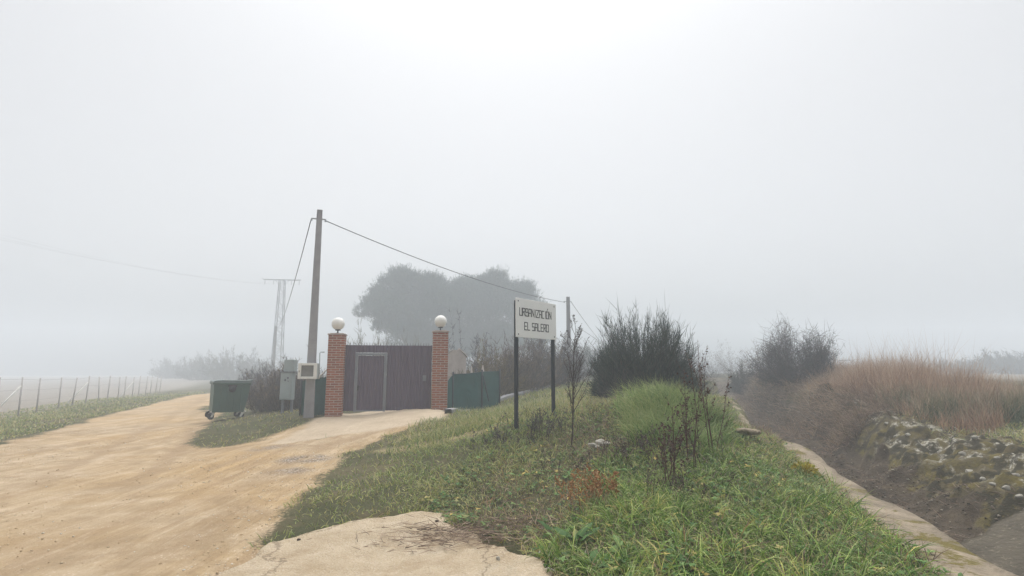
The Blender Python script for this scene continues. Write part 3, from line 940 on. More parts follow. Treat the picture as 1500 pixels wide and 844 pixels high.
# stones and clods on the ditch bed
M_DCLOD = mat_leaf('ditch_stone', [(0, (.045, .036, .026)), (.5, (.10, .08, .058)), (.85, (.19, .155, .115)), (1, (.34, .31, .26))], trans=0, rough=.95, spec=.1)
x, y, z = scatter(3.4, 12, 4.5, 24, (lambda x, y: 900 * np.exp(-np.clip(y - 6, 0, 20) / 8) * (.2 + clump(x, y, 1.3, 281)), 1000), lambda x, y: (ditch_s(x, y) > .05) & (ditch_s(x, y) < np.interp(y, [4, 7.4, 12, 17, 30], [.4, .55, .75, .85, .85])))
n = len(x)
sz = .006 + .026 * RNG.random(n) ** 4
v = octv[None] * sz[:, None, None] * RNG.uniform(.6, 1.3, (n, 6, 1)) * np.array([1, 1, .6])
a = RNG.uniform(0, 6.28, n); ca, sa = np.cos(a)[:, None], np.sin(a)[:, None]
v = np.stack([v[..., 0] * ca - v[..., 1] * sa, v[..., 0] * sa + v[..., 1] * ca, v[..., 2]], -1) + np.stack([x, y, z + .004], 1)[:, None]
o = raw_mesh('ditch_gravel', v.reshape(-1, 3), [(octf[None] + 6 * np.arange(n)[:, None, None]).reshape(-1, 3)], M_DCLOD, None, dict(tint=np.repeat(RNG.random(n), 6)), True)
tag(o, 'dark stones and clods covering the dry ditch bed', 'gravel', kind='stuff')

# ------------------------------------------------------------------ hard materials
M_CONC = mat_simple('pole_concrete', (.34, .335, .35), (.25, .245, .26), .9, 3, .4, .01)
M_COPE = mat_simple('coping_concrete', (.38, .31, .225), (.16, .13, .09), .9, 3.0, 1.0, .05, spots=(.15, .12, .03), spot_scale=2.6, spot_thr=.53)
M_LINE = mat_simple('lining_concrete', (.105, .088, .062), (.050, .042, .028), .9, 2.2, .9, .04, spots=(.17, .145, .105), spot_scale=19, spot_thr=.57)
M_STONE = mat_simple('lichen_stone', (.44, .42, .37), (.26, .24, .20), .9, 5, .7, .03, spots=(.16, .15, .08), spot_scale=7, spot_thr=.60)
M_STEELG = mat_simple('galvanised_steel', (.33, .36, .38), (.27, .30, .32), .55, 6, .1, .004, .3)
M_DARKSTEEL = mat_simple('dark_painted_steel', (.022, .030, .042), (.016, .022, .03), .5, 6, .1, .004, spots=(.10, .06, .04), spot_scale=14, spot_thr=.70)
M_BLACK = mat_simple('black_rubber', (.02, .02, .022), None, .8, 20, .1)
M_WHITE = mat_simple('white_paint', (.74, .74, .72), (.66, .66, .63), .55, 5, .1, .004)
M_BOARD = mat_simple('board_paint', (.84, .83, .82), (.76, .76, .75), .5, 2.2, .06, .003, spots=(.60, .58, .55), spot_scale=5, spot_thr=.70)
M_LETTER = mat_simple('lettering_paint', (.05, .05, .055), (.08, .08, .085), .7, 40, .05)
M_GLOBE = mat_simple('opal_globe', (.82, .82, .80), (.74, .73, .69), .35, 3, .03, .003, spec=.5)
M_BIN = mat_simple('green_plastic', (.040, .098, .074), (.030, .074, .057), .5, 3, .12, .006)
M_LID = mat_simple('lid_plastic', (.16, .20, .20), (.10, .14, .14), .45, 4, .1, .005)
M_CAB = mat_simple('cabinet_grey', (.36, .42, .43), (.29, .34, .35), .55, 3, .08, .004)
M_GATE = mat_simple('gate_paint', (.110, .084, .124), (.092, .070, .104), .5, 2.2, .08, .004, spots=(.19, .13, .14), spot_scale=9, spot_thr=.66)
M_GFRAME = mat_simple('wicket_frame_paint', (.20, .215, .24), (.15, .165, .19), .5, 5, .06, .004)
M_GLASS = mat_simple('meter_glass', (.20, .20, .19), (.13, .13, .125), .25, 5, .02, .002, spec=.6)
M_WHITEWALL = mat_simple('whitewashed_wall', (.62, .56, .52), (.46, .40, .37), .9, 3, .5, .02)
M_TILE = mat_simple('old_tile', (.40, .33, .29), (.28, .22, .19), .9, 6, .5, .02)
M_WIREM = mat_simple('wire_steel', (.10, .10, .11), None, .6, 20, .05)
M_POSTM = mat_simple('fence_post_steel', (.50, .48, .48), (.40, .38, .38), .7, 10, .1)
M_BARK = mat_simple('bark', (.12, .088, .065), (.07, .05, .038), .9, 9, .8, .03)
M_TWIG = mat_simple('twig_bark', (.075, .055, .048), (.045, .034, .03), .9, 20, .3)
M_DOCK = mat_simple('dock_stalk', (.095, .045, .034), (.06, .030, .025), .85, 25, .3)


def make_brick():
    m, nt, out = nodes_of('red_brick')
    tc = N(nt, 'ShaderNodeTexCoord')
    geo = N(nt, 'ShaderNodeSeparateXYZ'); nt.links.new(tc.outputs['Object'], geo.inputs[0])
    nrm = N(nt, 'ShaderNodeSeparateXYZ'); nt.links.new(tc.outputs['Normal'], nrm.inputs[0])
    ax = math_(nt, 'GREATER_THAN', math_(nt, 'ABSOLUTE', nrm.outputs[0]), .7)
    u = N(nt, 'ShaderNodeMix', data_type='FLOAT')
    nt.links.new(ax, u.inputs[0]); nt.links.new(geo.outputs[0], u.inputs[2]); nt.links.new(geo.outputs[1], u.inputs[3])
    cmb = N(nt, 'ShaderNodeCombineXYZ'); nt.links.new(u.outputs[0], cmb.inputs[0]); nt.links.new(geo.outputs[2], cmb.inputs[1])
    off = N(nt, 'ShaderNodeVectorMath', operation='ADD'); off.inputs[1].default_value = (.215, 0, 0)
    nt.links.new(cmb.outputs[0], off.inputs[0])
    br = N(nt, 'ShaderNodeTexBrick')
    nt.links.new(off.outputs[0], br.inputs['Vector'])
    br.offset = .5; br.squash = 1
    br.inputs['Scale'].default_value = 1
    br.inputs['Brick Width'].default_value = .225; br.inputs['Row Height'].default_value = .066
    br.inputs['Mortar Size'].default_value = .010; br.inputs['Mortar Smooth'].default_value = .2; br.inputs['Bias'].default_value = -.1
    br.inputs['Color1'].default_value = rgba((.33, .100, .052)); br.inputs['Color2'].default_value = rgba((.19, .066, .044))
    br.inputs['Mortar'].default_value = rgba((.42, .36, .31))
    n1 = noise_node(nt, 5, 5, .7, .3, tc.outputs['Object'])
    col = mix(nt, math_(nt, 'MULTIPLY', framp(nt, n1.outputs['Fac'], .45, .75), .45), br.outputs['Color'], (.36, .17, .10))
    n2 = noise_node(nt, 60, 3, .6, 0, tc.outputs['Object'])
    h = math_(nt, 'ADD', math_(nt, 'MULTIPLY', br.outputs['Fac'], -1.0), math_(nt, 'MULTIPLY', n2.outputs['Fac'], .3))
    principled(nt, out, col, .88, 0, bump(nt, h, .9, .012), .2)
    return m


M_BRICK = make_brick()

# ------------------------------------------------------------------ gateway
GL = at(489, 609, 15.3); GR = at(643, 601, 15.8)
gdir = (GR - GL)[:2]; gang = math.atan2(gdir[1], gdir[0]); glen = float(np.hypot(*gdir))
ux = np.array([math.cos(gang), math.sin(gang), 0]); uy = np.array([-math.sin(gang), math.cos(gang), 0])
PW = .43
ptop = []
for i, (P, top_py, lab) in enumerate(((GL, 489, 'red brick gate pillar beside the concrete pole'), (GR, 485, 'red brick gate pillar beside the green mesh fence'))):
    ztop = at(0, top_py, P[1])[2]
    zb = gz(P[0], P[1]) - .12
    t = thing('brick_pillar', lab, 'pillar', (P[0], P[1], zb), gang, 'brick pillars of the gateway')
    h = ztop - zb - .05
    mb = MB(); mb.box((0, 0, h / 2), (PW, PW, h), None, .004); mb.build('shaft', M_BRICK, t)
    mb = MB(); mb.box((0, 0, h + .022), (PW + .05, PW + .05, .04), None, .012); mb.box((0, 0, h + .05), (PW - .08, PW - .08, .02), None, .006)
    mb.build('cap', M_TILE, t)
    ptop.append((P[0], P[1], zb + h + .058))
    l = thing('globe_lamp', ('white globe lamp on the brick pillar next to the concrete pole', 'white globe lamp on the brick pillar next to the green mesh')[i], 'lamp', ptop[-1], 0, 'globe lamps on the pillars')
    mb = MB(); mb.lathe([(.055, 0), (.055, .012), (.022, .02), (.02, .075), (.075, .085), (.078, .105), (.06, .112)]); mb.build('lamp_base', M_DARKSTEEL, l, True)
    prof = [(max(.001, .178 * math.sin(a)), .27 - .178 * math.cos(a)) for a in np.linspace(.32, math.pi - .001, 18)]
    mb = MB(); mb.lathe(prof, n=32); mb.build('globe', M_GLOBE, l, True)

# the gate: ribbed sheet leaves with a wicket door
gz0 = max(gz(*GL[:2]), gz(*GR[:2])) - .02
gtop = at(560, 506, 15.5)[2]
gate = thing('metal_gate', 'dark plum ribbed metal gate with a small door set in it', 'gate', (GL[0], GL[1], gz0), gang)
x0, x1 = PW / 2 + .015, glen - PW / 2 - .015
gh = gtop - gz0
xd0, xd1 = x0 + (518 - 503) / 128 * (x1 - x0), x0 + (564 - 503) / 128 * (x1 - x0)
dh = (604 - 518) / 100 * gh * .985


def ribbed(a, b, z0, z1, y, pitch=.095, dep=.022):
    prof = []
    u = a
    while u < b - 1e-6:
        for du, dy in ((0, 0), (.34, 0), (.46, -dep), (.86, -dep)):
            if u + du * pitch < b: prof.append((u + du * pitch, y + dy))
        u += pitch
    prof.append((b, y))
    vs = [(p[0], p[1], z) for z in (z0, z1) for p in prof]
    n = len(prof)
    fs = [(i, i + 1, n + i + 1, n + i) for i in range(n - 1)]
    back = [(p[0], p[1] + .004, z) for z in (z0, z1) for p in prof]
    m = 2 * n
    vs += back
    fs += [(m + i + 1, m + i, m + n + i, m + n + i + 1) for i in range(n - 1)]
    fs += [(n + i, n + i + 1, m + n + i + 1, m + n + i) for i in range(n - 1)]
    return vs, fs


mb = MB()
mb.add(*ribbed(x0, xd0 - .002, .03, gh, 0)); mb.add(*ribbed(xd1 + .002, x1, .03, gh, 0)); mb.add(*ribbed(xd0 + .0, xd1, dh + .075, gh, .003))
mb.build('panel', M_GATE, gate)
mb = MB()
for (c, s) in (((x0 + .02, .03, gh / 2 + .02), (.04, .04, gh - .02)), ((x1 - .02, .03, gh / 2 + .02), (.04, .04, gh - .02)), (((x0 + x1) / 2, .032, gh - .02), (x1 - x0 - .09, .036, .036)), (((xd1 + x1) / 2 + .03, .032, .05), (x1 - xd1 - .12, .036, .036))):
    mb.box(c, s, None, .004)
mb.build('gate_frame', M_GATE, gate)
mb = MB()
for k in range(int((x1 - x0) / .075)):
    cx = x0 + .05 + k * .075
    if cx < x1 - .04: mb.tube([(cx, .03, gh - .01), (cx, .03, gh + .05), (cx, .03, gh + .085)], [.006, .006, .001], 5)
mb.build('spike_row', M_WIREM, gate)
mb = MB()
mb.add(*ribbed(xd0 + .075, xd1 - .075, .05, dh - .01, -.026, .088, .018))
wd = mb.build('wicket_door', M_GATE, gate)
mb = MB()
for (c, s) in (((xd0 + .036, -.04, dh / 2 + .035), (.072, .05, dh + .06)), ((xd1 - .036, -.04, dh / 2 + .035), (.072, .05, dh + .06)), (((xd0 + xd1) / 2, -.042, dh + .03), (xd1 - xd0 - .146, .045, .062)), (((xd0 + xd1) / 2, -.042, .035), (xd1 - xd0 - .146, .04, .035))):
    mb.box(c, s, None, .005)
mb.build('door_frame', M_GFRAME, wd)
mb = MB(); mb.box((xd0 + .10, -.062, dh * .42), (.03, .012, .14), None, .004); mb.tube([(xd0 + .10, -.07, dh * .44), (xd0 + .10, -.095, dh * .44), (xd0 + .17, -.098, dh * .44)], .009, 6)
mb.build('handle', M_BLACK, wd)
for zz in (.25, dh * .5, dh - .2):
    mb = MB(); mb.tube([(xd1 - .004, -.072, zz - .06), (xd1 - .004, -.072, zz + .06)], .013, 8); mb.box((xd1 - .035, -.068, zz), (.06, .006, .07)); mb.build('hinge', M_GFRAME, wd)
mb = MB(); mb.box((x1 - .20, -.03, gh * .5), (.10, .02, .16), None, .004); mb.tube([(x1 - .2, -.04, gh * .5), (x1 - .2, -.055, gh * .5)], .02, 8); mb.build('lock', M_GFRAME, gate)

# ------------------------------------------------------------------ utility poles and cables
def pole(name, label, base, top, w0, w1, group, extra=True, rz=.5):
    t = thing(name, label, 'utility pole', base, rz, group)
    h = top - base[2]
    mb = MB()
    n = 8
    vs, fs = [], []
    for i in range(n + 1):
        f = i / n; w = (w0 + (w1 - w0) * f) / 2; dd = w * .82; b = .03 * (1 - f * .4)
        for (a, c) in ((-w + b, -dd), (w - b, -dd), (w, -dd + b), (w, dd - b), (w - b, dd), (-w + b, dd), (-w, dd - b), (-w, -dd + b)):
            vs.append((a, c, h * f))
    for i in range(n):
        for k in range(8):
            j = (k + 1) % 8
            fs.append((i * 8 + k, i * 8 + j, (i + 1) * 8 + j, (i + 1) * 8 + k))
    fs.append(tuple(n * 8 + k for k in range(8)))
    mb.add(vs, fs); mb.build('shaft', M_CONC, t)
    if extra:
        mb = MB(); mb.tube([(-w1 * .5 - .14, 0, h - .26), (w1 * .5 + .10, 0, h - .26)], .02, 6)
        mb.tube([(-w1 * .5 - .13, 0, h - .26), (-w1 * .5 - .13, 0, h - .33)], .025, 6); mb.tube([(w1 * .5 + .09, 0, h - .26), (w1 * .5 + .09, 0, h - .33)], .025, 6)
        mb.build('cable_bracket', M_STEELG, t)
    return t


PB = at(452, 611, 15.05); PB[2] = gz(PB[0], PB[1]) - .1
PT = at(464, 308, 15.05)[2]
pole('utility_pole', 'tall concrete pole next to the left brick pillar', PB, PT, .27, .15, 'poles carrying the overhead cable', True, .35)
P2 = at(834, 566, 30); P2[2] = gz(P2[0], P2[1]) - .1; T2 = at(830, 435, 30)[2]
pole('utility_pole', 'concrete pole fading into fog behind the name board', P2, T2, .26, .18, 'poles carrying the overhead cable', True, .1)
P3 = at(399, 560, 60); P3[2] = gz(P3[0], P3[1]) - .1; T3 = at(399, 478, 60)[2]
pole('utility_pole', 'faint distant concrete pole close to the lattice pylon', P3, T3, .32, .22, 'poles carrying the overhead cable', False, .1)
# lean of the first and last pole follows the photograph


def cable(label, p, q, sag, r, group='overhead cables'):
    p, q = Vector(p), Vector(q)
    pts = []
    for i in range(29):
        f = i / 28
        a = p.lerp(q, f); a.z -= sag * 4 * f * (1 - f); pts.append(a)
    mb = MB(); mb.tube(pts, r, 6)
    o = mb.build('overhead_cable', M_WIREM, None, True)
    return tag(o, label, 'cable', group)


c35, s35 = math.cos(.35), math.sin(.35)
cable('overhead cable dropping from tall concrete pole to pole behind name board', (PB[0] + .19 * c35, PB[1] + .19 * s35, PT - .30), (P2[0] - .18, P2[1], T2 - .3), .30, .013)
cable('overhead cable dropping from tall concrete pole toward distant thin pole', (PB[0] - .22 * c35, PB[1] - .22 * s35, PT - .30), (P3[0] + .1, P3[1], T3 - .1), .9, .013)
far_e = at(905, 520, 85)
cable('faint overhead cable running away into fog from pole behind name board', (P2[0] + .18, P2[1], T2 - .3), far_e, .6, .014)

M_PYL = mat_simple('pylon_steel', (.10, .105, .11), None, .6, 6, .1)
# lattice pylon far off
py_b = at(404, 560, 85); py_b[2] = gz(py_b[0], py_b[1]) - .2
py_t = at(412, 410, 85)[2] - py_b[2]
pyl = thing('lattice_pylon', 'faint grey steel lattice pylon far off in the fog', 'pylon', py_b, .12)
mb = MB()
def pw(f): return .75 - .37 * f
nb = 15
for sx in (-1, 1):
    for sy in (-1, 1):
        mb.tube([(sx * pw(0), sy * pw(0), 0), (sx * pw(1), sy * pw(1), py_t - .1)], .06, 5)
for i in range(nb):
    f0, f1 = i / nb, (i + 1) / nb
    for s in (-1, 1):
        a, b = (-1, 1) if i % 2 == 0 else (1, -1)
        mb.tube([(a * pw(f0), s * pw(f0), f0 * (py_t - .1)), (b * pw(f1), s * pw(f1), f1 * (py_t - .1))], .036, 4)
        mb.tube([(s * pw(f0), a * pw(f0), f0 * (py_t - .1)), (s * pw(f1), b * pw(f1), f1 * (py_t - .1))], .036, 4)
        mb.tube([(-pw(f1), s * pw(f1), f1 * (py_t - .1)), (pw(f1), s * pw(f1), f1 * (py_t - .1))], .022, 4)
mb.build('mast', M_PYL, pyl)
mb = MB()
hw = 26.5 / F * 85
mb.box((0, 0, py_t), (2 * hw, .14, .12)); mb.box((0, .3, py_t), (2 * hw * .8, .08, .09))
for s in (-1, 1): mb.tube([(s * .28, 0, py_t - .9), (s * 1.1, 0, py_t - .05)], .03, 4)
mb.tube([(-hw, 0, py_t + .02), (-hw - .25, 0, py_t + .25)], .03, 4)
mb.build('crossarm', M_PYL, pyl)
INS = [-hw * .92, -hw * .45, hw * .5, hw * .92]
for a in INS:
    mb = MB(); mb.lathe([(.02, -.75), (.06, -.7), (.03, -.6), (.06, -.5), (.03, -.4), (.06, -.3), (.03, -.2), (.02, -.06)], (a, 0, py_t), 8); mb.build('insulator', M_PYL, pyl, True)
for k, a in enumerate((INS[0], INS[1], INS[3])):
    cable('very faint power line from the lattice pylon to upper left, ' + ('outermost', 'middle', 'innermost')[k] + ' of three', (py_b[0] + a * math.cos(.12), py_b[1] + a * math.sin(.12), py_b[2] + py_t - .75), (-46 + k * 1.6, 28, 14.0 - .9 * k), 1.4, .0042, 'power lines of the pylon')

# meter box on the pole
MBX = at(450.5, 543.5, 14.72)
mbx = thing('meter_box', 'white framed meter box with grey window on the concrete pole', 'meter box', MBX, R(6))
w, h = .49, .42
mb = MB(); mb.box((.03, .10, 0), (w - .02, .18, h - .02), None, .01); mb.build('housing', M_CAB, mbx)
mb = MB()
for (c, s) in (((-w / 2 + .04, 0, 0), (.08, .035, h)), ((w / 2 - .045, 0, 0), (.09, .035, h)), ((0, 0, h / 2 - .032), (w - .174, .035, .064)), ((0, 0, -h / 2 + .032), (w - .174, .035, .064))):
    mb.box(c, s, None, .006)
mb.build('frame', M_WHITE, mbx)
mb = MB(); mb.box((0, .012, 0), (w - .17, .01, h - .125)); mb.build('window', M_GLASS, mbx)
mb = MB(); mb.box((-w / 2 + .035, -.022, -.01), (.014, .012, .05), None, .003); mb.build('lock', M_BLACK, mbx)

# electrical cabinet on legs
CB = ground_at(420, 605); CB = at(420, 604, 16); CB[2] = gz(CB[0], CB[1])
k = 16 / F
cab = thing('electrical_cabinet', 'grey two tier electrical cabinet standing on legs in the grass', 'cabinet', CB, R(-9))
zl0, zl1, zu1 = at(420, 586, 16)[2] - CB[2], at(420, 545.5, 16)[2] - CB[2], at(420, 527, 16)[2] - CB[2]
mb = MB(); mb.box((-.02, 0, (zl0 + zl1) / 2), (.36, .2, zl1 - zl0 - .01), None, .012); lb = mb.build('lower_box', M_CAB, cab)
mb = MB(); mb.box((-.03, -.105, (zl0 + zl1) / 2), (.29, .012, zl1 - zl0 - .06), None, .004); dr = mb.build('door', M_CAB, lb)
mb = MB(); mb.box((.04, -.115, zl1 - .16), (.05, .008, .035)); mb.box((-.04, -.115, zl1 - .22), (.04, .008, .06)); mb.box((.055, -.115, zl1 - .25), (.03, .008, .02)); mb.build('warning_plate', M_GATE, lb)
mb = MB(); mb.box((-.01, -.01, zl1 + .01), (.42, .25, .022), None, .005); mb.build('ledge', M_GFRAME, cab)
mb = MB(); mb.box((.035, 0, (zl1 + zu1) / 2 + .012), (.32, .19, zu1 - zl1 - .022), None, .012); mb.build('upper_box', M_CAB, cab)
for s in (-1, 1):
    mb = MB(); mb.box((s * .14, 0, zl0 / 2 - .03), (.06, .06, zl0 + .06), None, .005); mb.build('leg', M_GFRAME, cab)

# ------------------------------------------------------------------ waste container seen from its end
BB = at(335, 616, 17.0); BB[2] = gz(BB[0], BB[1])
bn = thing('waste_container', 'dark green wheeled waste container at the edge of the dirt road', 'waste container', BB, R(14))
bn.rotation_euler = (0, R(1.0), R(33)); bn.scale = (.93, .93, 1)
SC = 1.0
Ld = 1.25   # long side runs away from the viewer
prof = [(-.50, .22), (.42, .22), (.50, .60), (.555, 1.06), (-.52, 1.06)]
mb = MB()
mb.prism(prof, (0, Ld, 0), (0, 0, 0), (1, 0, 0), (0, 0, 1))
bo = mb.build('body', M_BIN, bn)
mb = MB()
mb.box((.01, Ld / 2, 1.075), (1.14, Ld + .08, .05), None, .012)
for u in (-.35, -.12, .12, .35): mb.box((u * .85, -.012, .60), (.035, .03, .72), None, .006)
mb.build('rim', M_BIN, bo)
mb = MB()
lp = [(-.55, 1.103), (.57, 1.103), (.60, 1.15), (.585, 1.165), (.2, 1.175), (-.3, 1.18), (-.50, 1.165), (-.56, 1.13)]
mb.prism(lp, (0, Ld + .06, 0), (0, -.03, 0), (1, 0, 0), (0, 0, 1)); mb.build('lid', M_LID, bn)
mb = MB(); mb.box((.625, Ld / 2, 1.185), (.05, Ld * .8, .035), Matrix.Rotation(0, 4, 'X'), .01); mb.box((.60, .2, 1.16), (.04, .05, .05)); mb.box((.60, Ld - .2, 1.16), (.04, .05, .05)); mb.build('handle', M_LID, bn)
mb = MB()
mb.tube([(.02, -.005, .93), (.02, -.05, .93), (.02, -.09, .93)], [.115, .11, .05], 14); mb.tube([(.02, -.09, .93), (.02, -.14, .93)], .03, 10)
mb.box((.02, -.02, 1.01), (.26, .04, .06), None, .01)
mb.build('lifting_trunnion', M_BLACK, bn)
for (sx, yy) in ((-.52, .12), (.36, .12), (-.52, Ld - .12), (.36, Ld - .12)):
    wt = bpy.data.objects.new('wheel', None); COL.objects.link(wt); wt.parent = bn; wt.location = (sx, yy, .1); wt.rotation_euler = (0, 0, R(20 if sx < 0 else -25))
    mb = MB(); mb.tube([(0, -.028, 0), (0, -.024, 0), (0, .024, 0), (0, .028, 0)], [.085, .1, .1, .085], 18); mb.tube([(0, -.034, 0), (0, .034, 0)], .035, 10)
    mb.build('tyre', M_BLACK, wt)
    mb = MB()
    for s in (-1, 1): mb.add([(-.03, s * .045, -.02), (.03, s * .045, -.03), (.12, s * .045, .13), (.03, s * .045, .13), (-.03, s * .039, -.02), (.03, s * .039, -.03), (.12, s * .039, .13), (.03, s * .039, .13)], [(0, 1, 2, 3), (7, 6, 5, 4), (0, 4, 5, 1), (1, 5, 6, 2), (2, 6, 7, 3), (3, 7, 4, 0)])
    mb.box((.07, 0, .13), (.13, .11, .02))
    mb.build('fork', M_WHITE, wt)

# ------------------------------------------------------------------ name board
sl = at(754, 628, 9.0); sr = at(812.5, 606, 10.06)
tl = at(756, 436, 9.0); tr = at(816, 446.5, 10.08); bl = at(753.5, 494, 9.0); brr = at(814, 498, 10.08)
sgn = thing('name_board', 'white housing estate name board on two dark posts in the grass', 'sign', (sl[0], sl[1], gz(sl[0], sl[1])), math.atan2(sr[1] - sl[1], sr[0] - sl[0]))
org = np.array(sgn.location); ang = sgn.rotation_euler.z
su = np.array([math.cos(ang), math.sin(ang), 0])
W = float(np.hypot(tr[0] - tl[0], tr[1] - tl[1]))
zt0, zb0 = tl[2] - org[2], bl[2] - org[2]
zt1, zb1 = tr[2] - org[2], brr[2] - org[2]
print('sign', W, zt0 - zb0, zt1 - zb1, zt0, zt1)
dzr = ((zt1 - zt0) + (zb1 - zb0)) / 2
hb = (zt0 - zb0 + zt1 - zb1) / 2
zc = (zt0 + zb0 + zt1 + zb1) / 4
roll = math.atan2(dzr, W)
B = Matrix.Translation((W / 2 - .02, -.034, zc)) @ Matrix.Rotation(-roll, 4, 'Y')
mb = MB(); mb.box((0, 0, 0), (W, .012, hb), B, .003); board = mb.build('board', M_BOARD, sgn)
mb = MB()
for px_, gy_ in ((.055, 0), (W - .065, 0)):
    pass
def post_bm(u, zt):
    m = MB(); gp = org + su * u
    zb = gz(gp[0], gp[1]) - .25 - org[2]
    m.box((u, 0, (zb + zt) / 2), (.055, .055, zt - zb), None, .005)
    return m
post_bm(.045, zt0 - .04).build('post', M_DARKSTEEL, sgn)
post_bm(W - .085, zt1 - .04).build('post', M_DARKSTEEL, sgn)
for (a, b) in ((-W / 2 + .07, hb / 2 - .05), (W / 2 - .07, hb / 2 - .05), (-W / 2 + .07, -hb / 2 + .05), (W / 2 - .07, -hb / 2 + .05)):
    m = MB(); c = B @ Vector((a, -.009, b)); m.lathe([(.013, -.013), (.013, .0), (.007, .004)], (0, 0, 0), 10)
    m.v = [tuple(Vector((p[0], -p[2], p[1])) + c) for p in m.v]
    m.build('screw', M_WIREM, sgn)
# stroke letters, drawn on a 0..1 x 0..1 cell
ST = {'U': [(0, 1, 0, 0), (0, 0, .75, 0), (.75, 0, .75, 1)], 'R': [(0, 0, 0, 1), (0, 1, .7, 1), (.7, 1, .7, .52), (0, .52, .7, .52), (.25, .52, .75, 0)],
      'B': [(0, 0, 0, 1), (0, 1, .65, 1), (.65, 1, .65, .55), (0, .52, .75, .52), (.75, .52, .75, 0), (0, 0, .75, 0)],
      'A': [(0, 0, 0, 1), (0, 1, .7, 1), (.7, 1, .7, 0), (0, .45, .7, .45)], 'N': [(0, 0, 0, 1), (0, 1, .75, 0), (.75, 0, .75, 1)], 'I': [(.3, 0, .3, 1)],
      'Z': [(0, 1, .75, 1), (.75, 1, 0, 0), (0, 0, .75, 0)], 'C': [(.7, 1, 0, 1), (0, 1, 0, 0), (0, 0, .7, 0)],
      'O': [(0, 0, 0, 1), (0, 1, .7, 1), (.7, 1, .7, 0), (.7, 0, 0, 0)], 'E': [(.7, 1, 0, 1), (0, 1, 0, 0), (0, 0, .7, 0), (0, .5, .6, .5)],
      'L': [(0, 1, 0, 0), (0, 0, .7, 0)], 'S': [(.7, 1, 0, 1), (0, 1, 0, .5), (0, .5, .7, .5), (.7, .5, .7, 0), (.7, 0, 0, 0)]}
ST['Ó'] = ST['O'] + [(.3, 1.22, .52, 1.42)]
mb = MB()


def write(text, u0, u1, v0, v1, sw=.0155):
    """u along the board (0..1), v from its top (0..1)"""
    cells = [.55 if c in 'I ' else 1.0 for c in text]
    tot = sum(cells) - .25
    cw = (u1 - u0) * W / tot
    hh = (v1 - v0) * hb
    x = -W / 2 + u0 * W
    zb = hb / 2 - v1 * hb
    for c, cl_ in zip(text, cells):
        for (a, b, d, e) in ST.get(c, []):
            p = Vector((x + a * cw, -.0075, zb + b * hh)); q = Vector((x + d * cw, -.0075, zb + e * hh))
            dv = q - p; an = math.atan2(dv.z, dv.x)
            mb.box((0, 0, 0), (dv.length + sw * .9, .003, sw), B @ Matrix.Translation((p + q) / 2 + Vector((0, -random.random() * .0006, 0))) @ Matrix.Rotation(-an, 4, 'Y'))
        x += cl_ * cw


write('URBANIZACIÓN', .082, .862, .25, .44)
write('EL SALERO', .192, .79, .61, .80)
mb.build('lettering', M_LETTER, sgn)

# ------------------------------------------------------------------ green mesh fences either side of the gateway
def make_mesh_mat():
    m, nt, out = nodes_of('green_screen_mesh')
    tc = N(nt, 'ShaderNodeTexCoord').outputs['Object']
    n1 = noise_node(nt, 1.6, 4, .6, .8, tc)
    c = ramp(nt, n1.outputs['Fac'], [(.3, (.008, .058, .056)), (.7, (.020, .095, .090))])
    principled(nt, out, c, .75, 0, bump(nt, n1.outputs['Fac'], .5, .08), .2)
    return m


M_MESH = make_mesh_mat()


def mesh_sheet(pts_bot, pts_top, name, parent, seed, sagamp=.03):
    nu, nv = 48, 14
    b = np.array(pts_bot); t = np.array(pts_top)
    k = np.linspace(0, 1, len(b))
    us = np.linspace(0, 1, nu)
    bi = np.stack([np.interp(us, k, b[:, i]) for i in range(3)], 1)
    ti = np.stack([np.interp(us, k, t[:, i]) for i in range(3)], 1)
    vs = []
    for j in range(nv):
        f = j / (nv - 1)
        P = bi * (1 - f) + ti * f
        P[:, 1] += sagamp * 2 * fbm(us * 5 + f * 1.5, np.full(nu, f * 3.0), seed, 3)
        vs.append(P)
    front = np.concatenate(vs)
    back = front + np.array([0, .006, 0])
    ids = np.arange(nu * nv).reshape(nv, nu)
    q = np.stack([ids[:-1, :-1], ids[:-1, 1:], ids[1:, 1:], ids[1:, :-1]], -1).reshape(-1, 4)
    return raw_mesh(name, np.concatenate([front, back]), [q, q[:, ::-1] + nu * nv], M_MESH, parent, None, True, True)


fr0 = GR + ux * (PW / 2 + .02)
mf = thing('mesh_fence', 'green mesh screen fence on posts right of the gate', 'fence', (fr0[0], fr0[1], gz(fr0[0], fr0[1])))
bots, tops = [], []
for px_, pb, pt, Y in ((655, 607, 558, 15.85), (663, 604, 548, 16.2), (682, 602, 547.5, 16.7), (706, 595, 544.5, 17.4), (732, 590, 543.5, 18.2)):
    p = at(px_, pb, Y); p[2] = gz(p[0], p[1]) - .02; q = at(px_, pt, Y); q[0] = p[0]
    bots.append(p); tops.append(q)
mesh_sheet(bots, tops, 'screen', mf, 401)
for i in (1, 3, 4):
    m = MB(); m.tube([tuple(bots[i] + (0, -.04, -.1)), tuple(tops[i] + (0, -.04, .06))], .024, 8); m.build('post', M_DARKSTEEL, mf, True, True)
m = MB(); m.tube([tuple(tops[3] + (.03, -.05, -.12)), tuple(at(716, 588, 17.3))], .018, 8); m.build('brace', M_DARKSTEEL, mf, True, True)
m = MB(); m.tube([tuple(t + (0, -.012, .0)) for t in tops[1:]], .008, 6); m.build('top_wire', M_WIREM, mf, False, True)

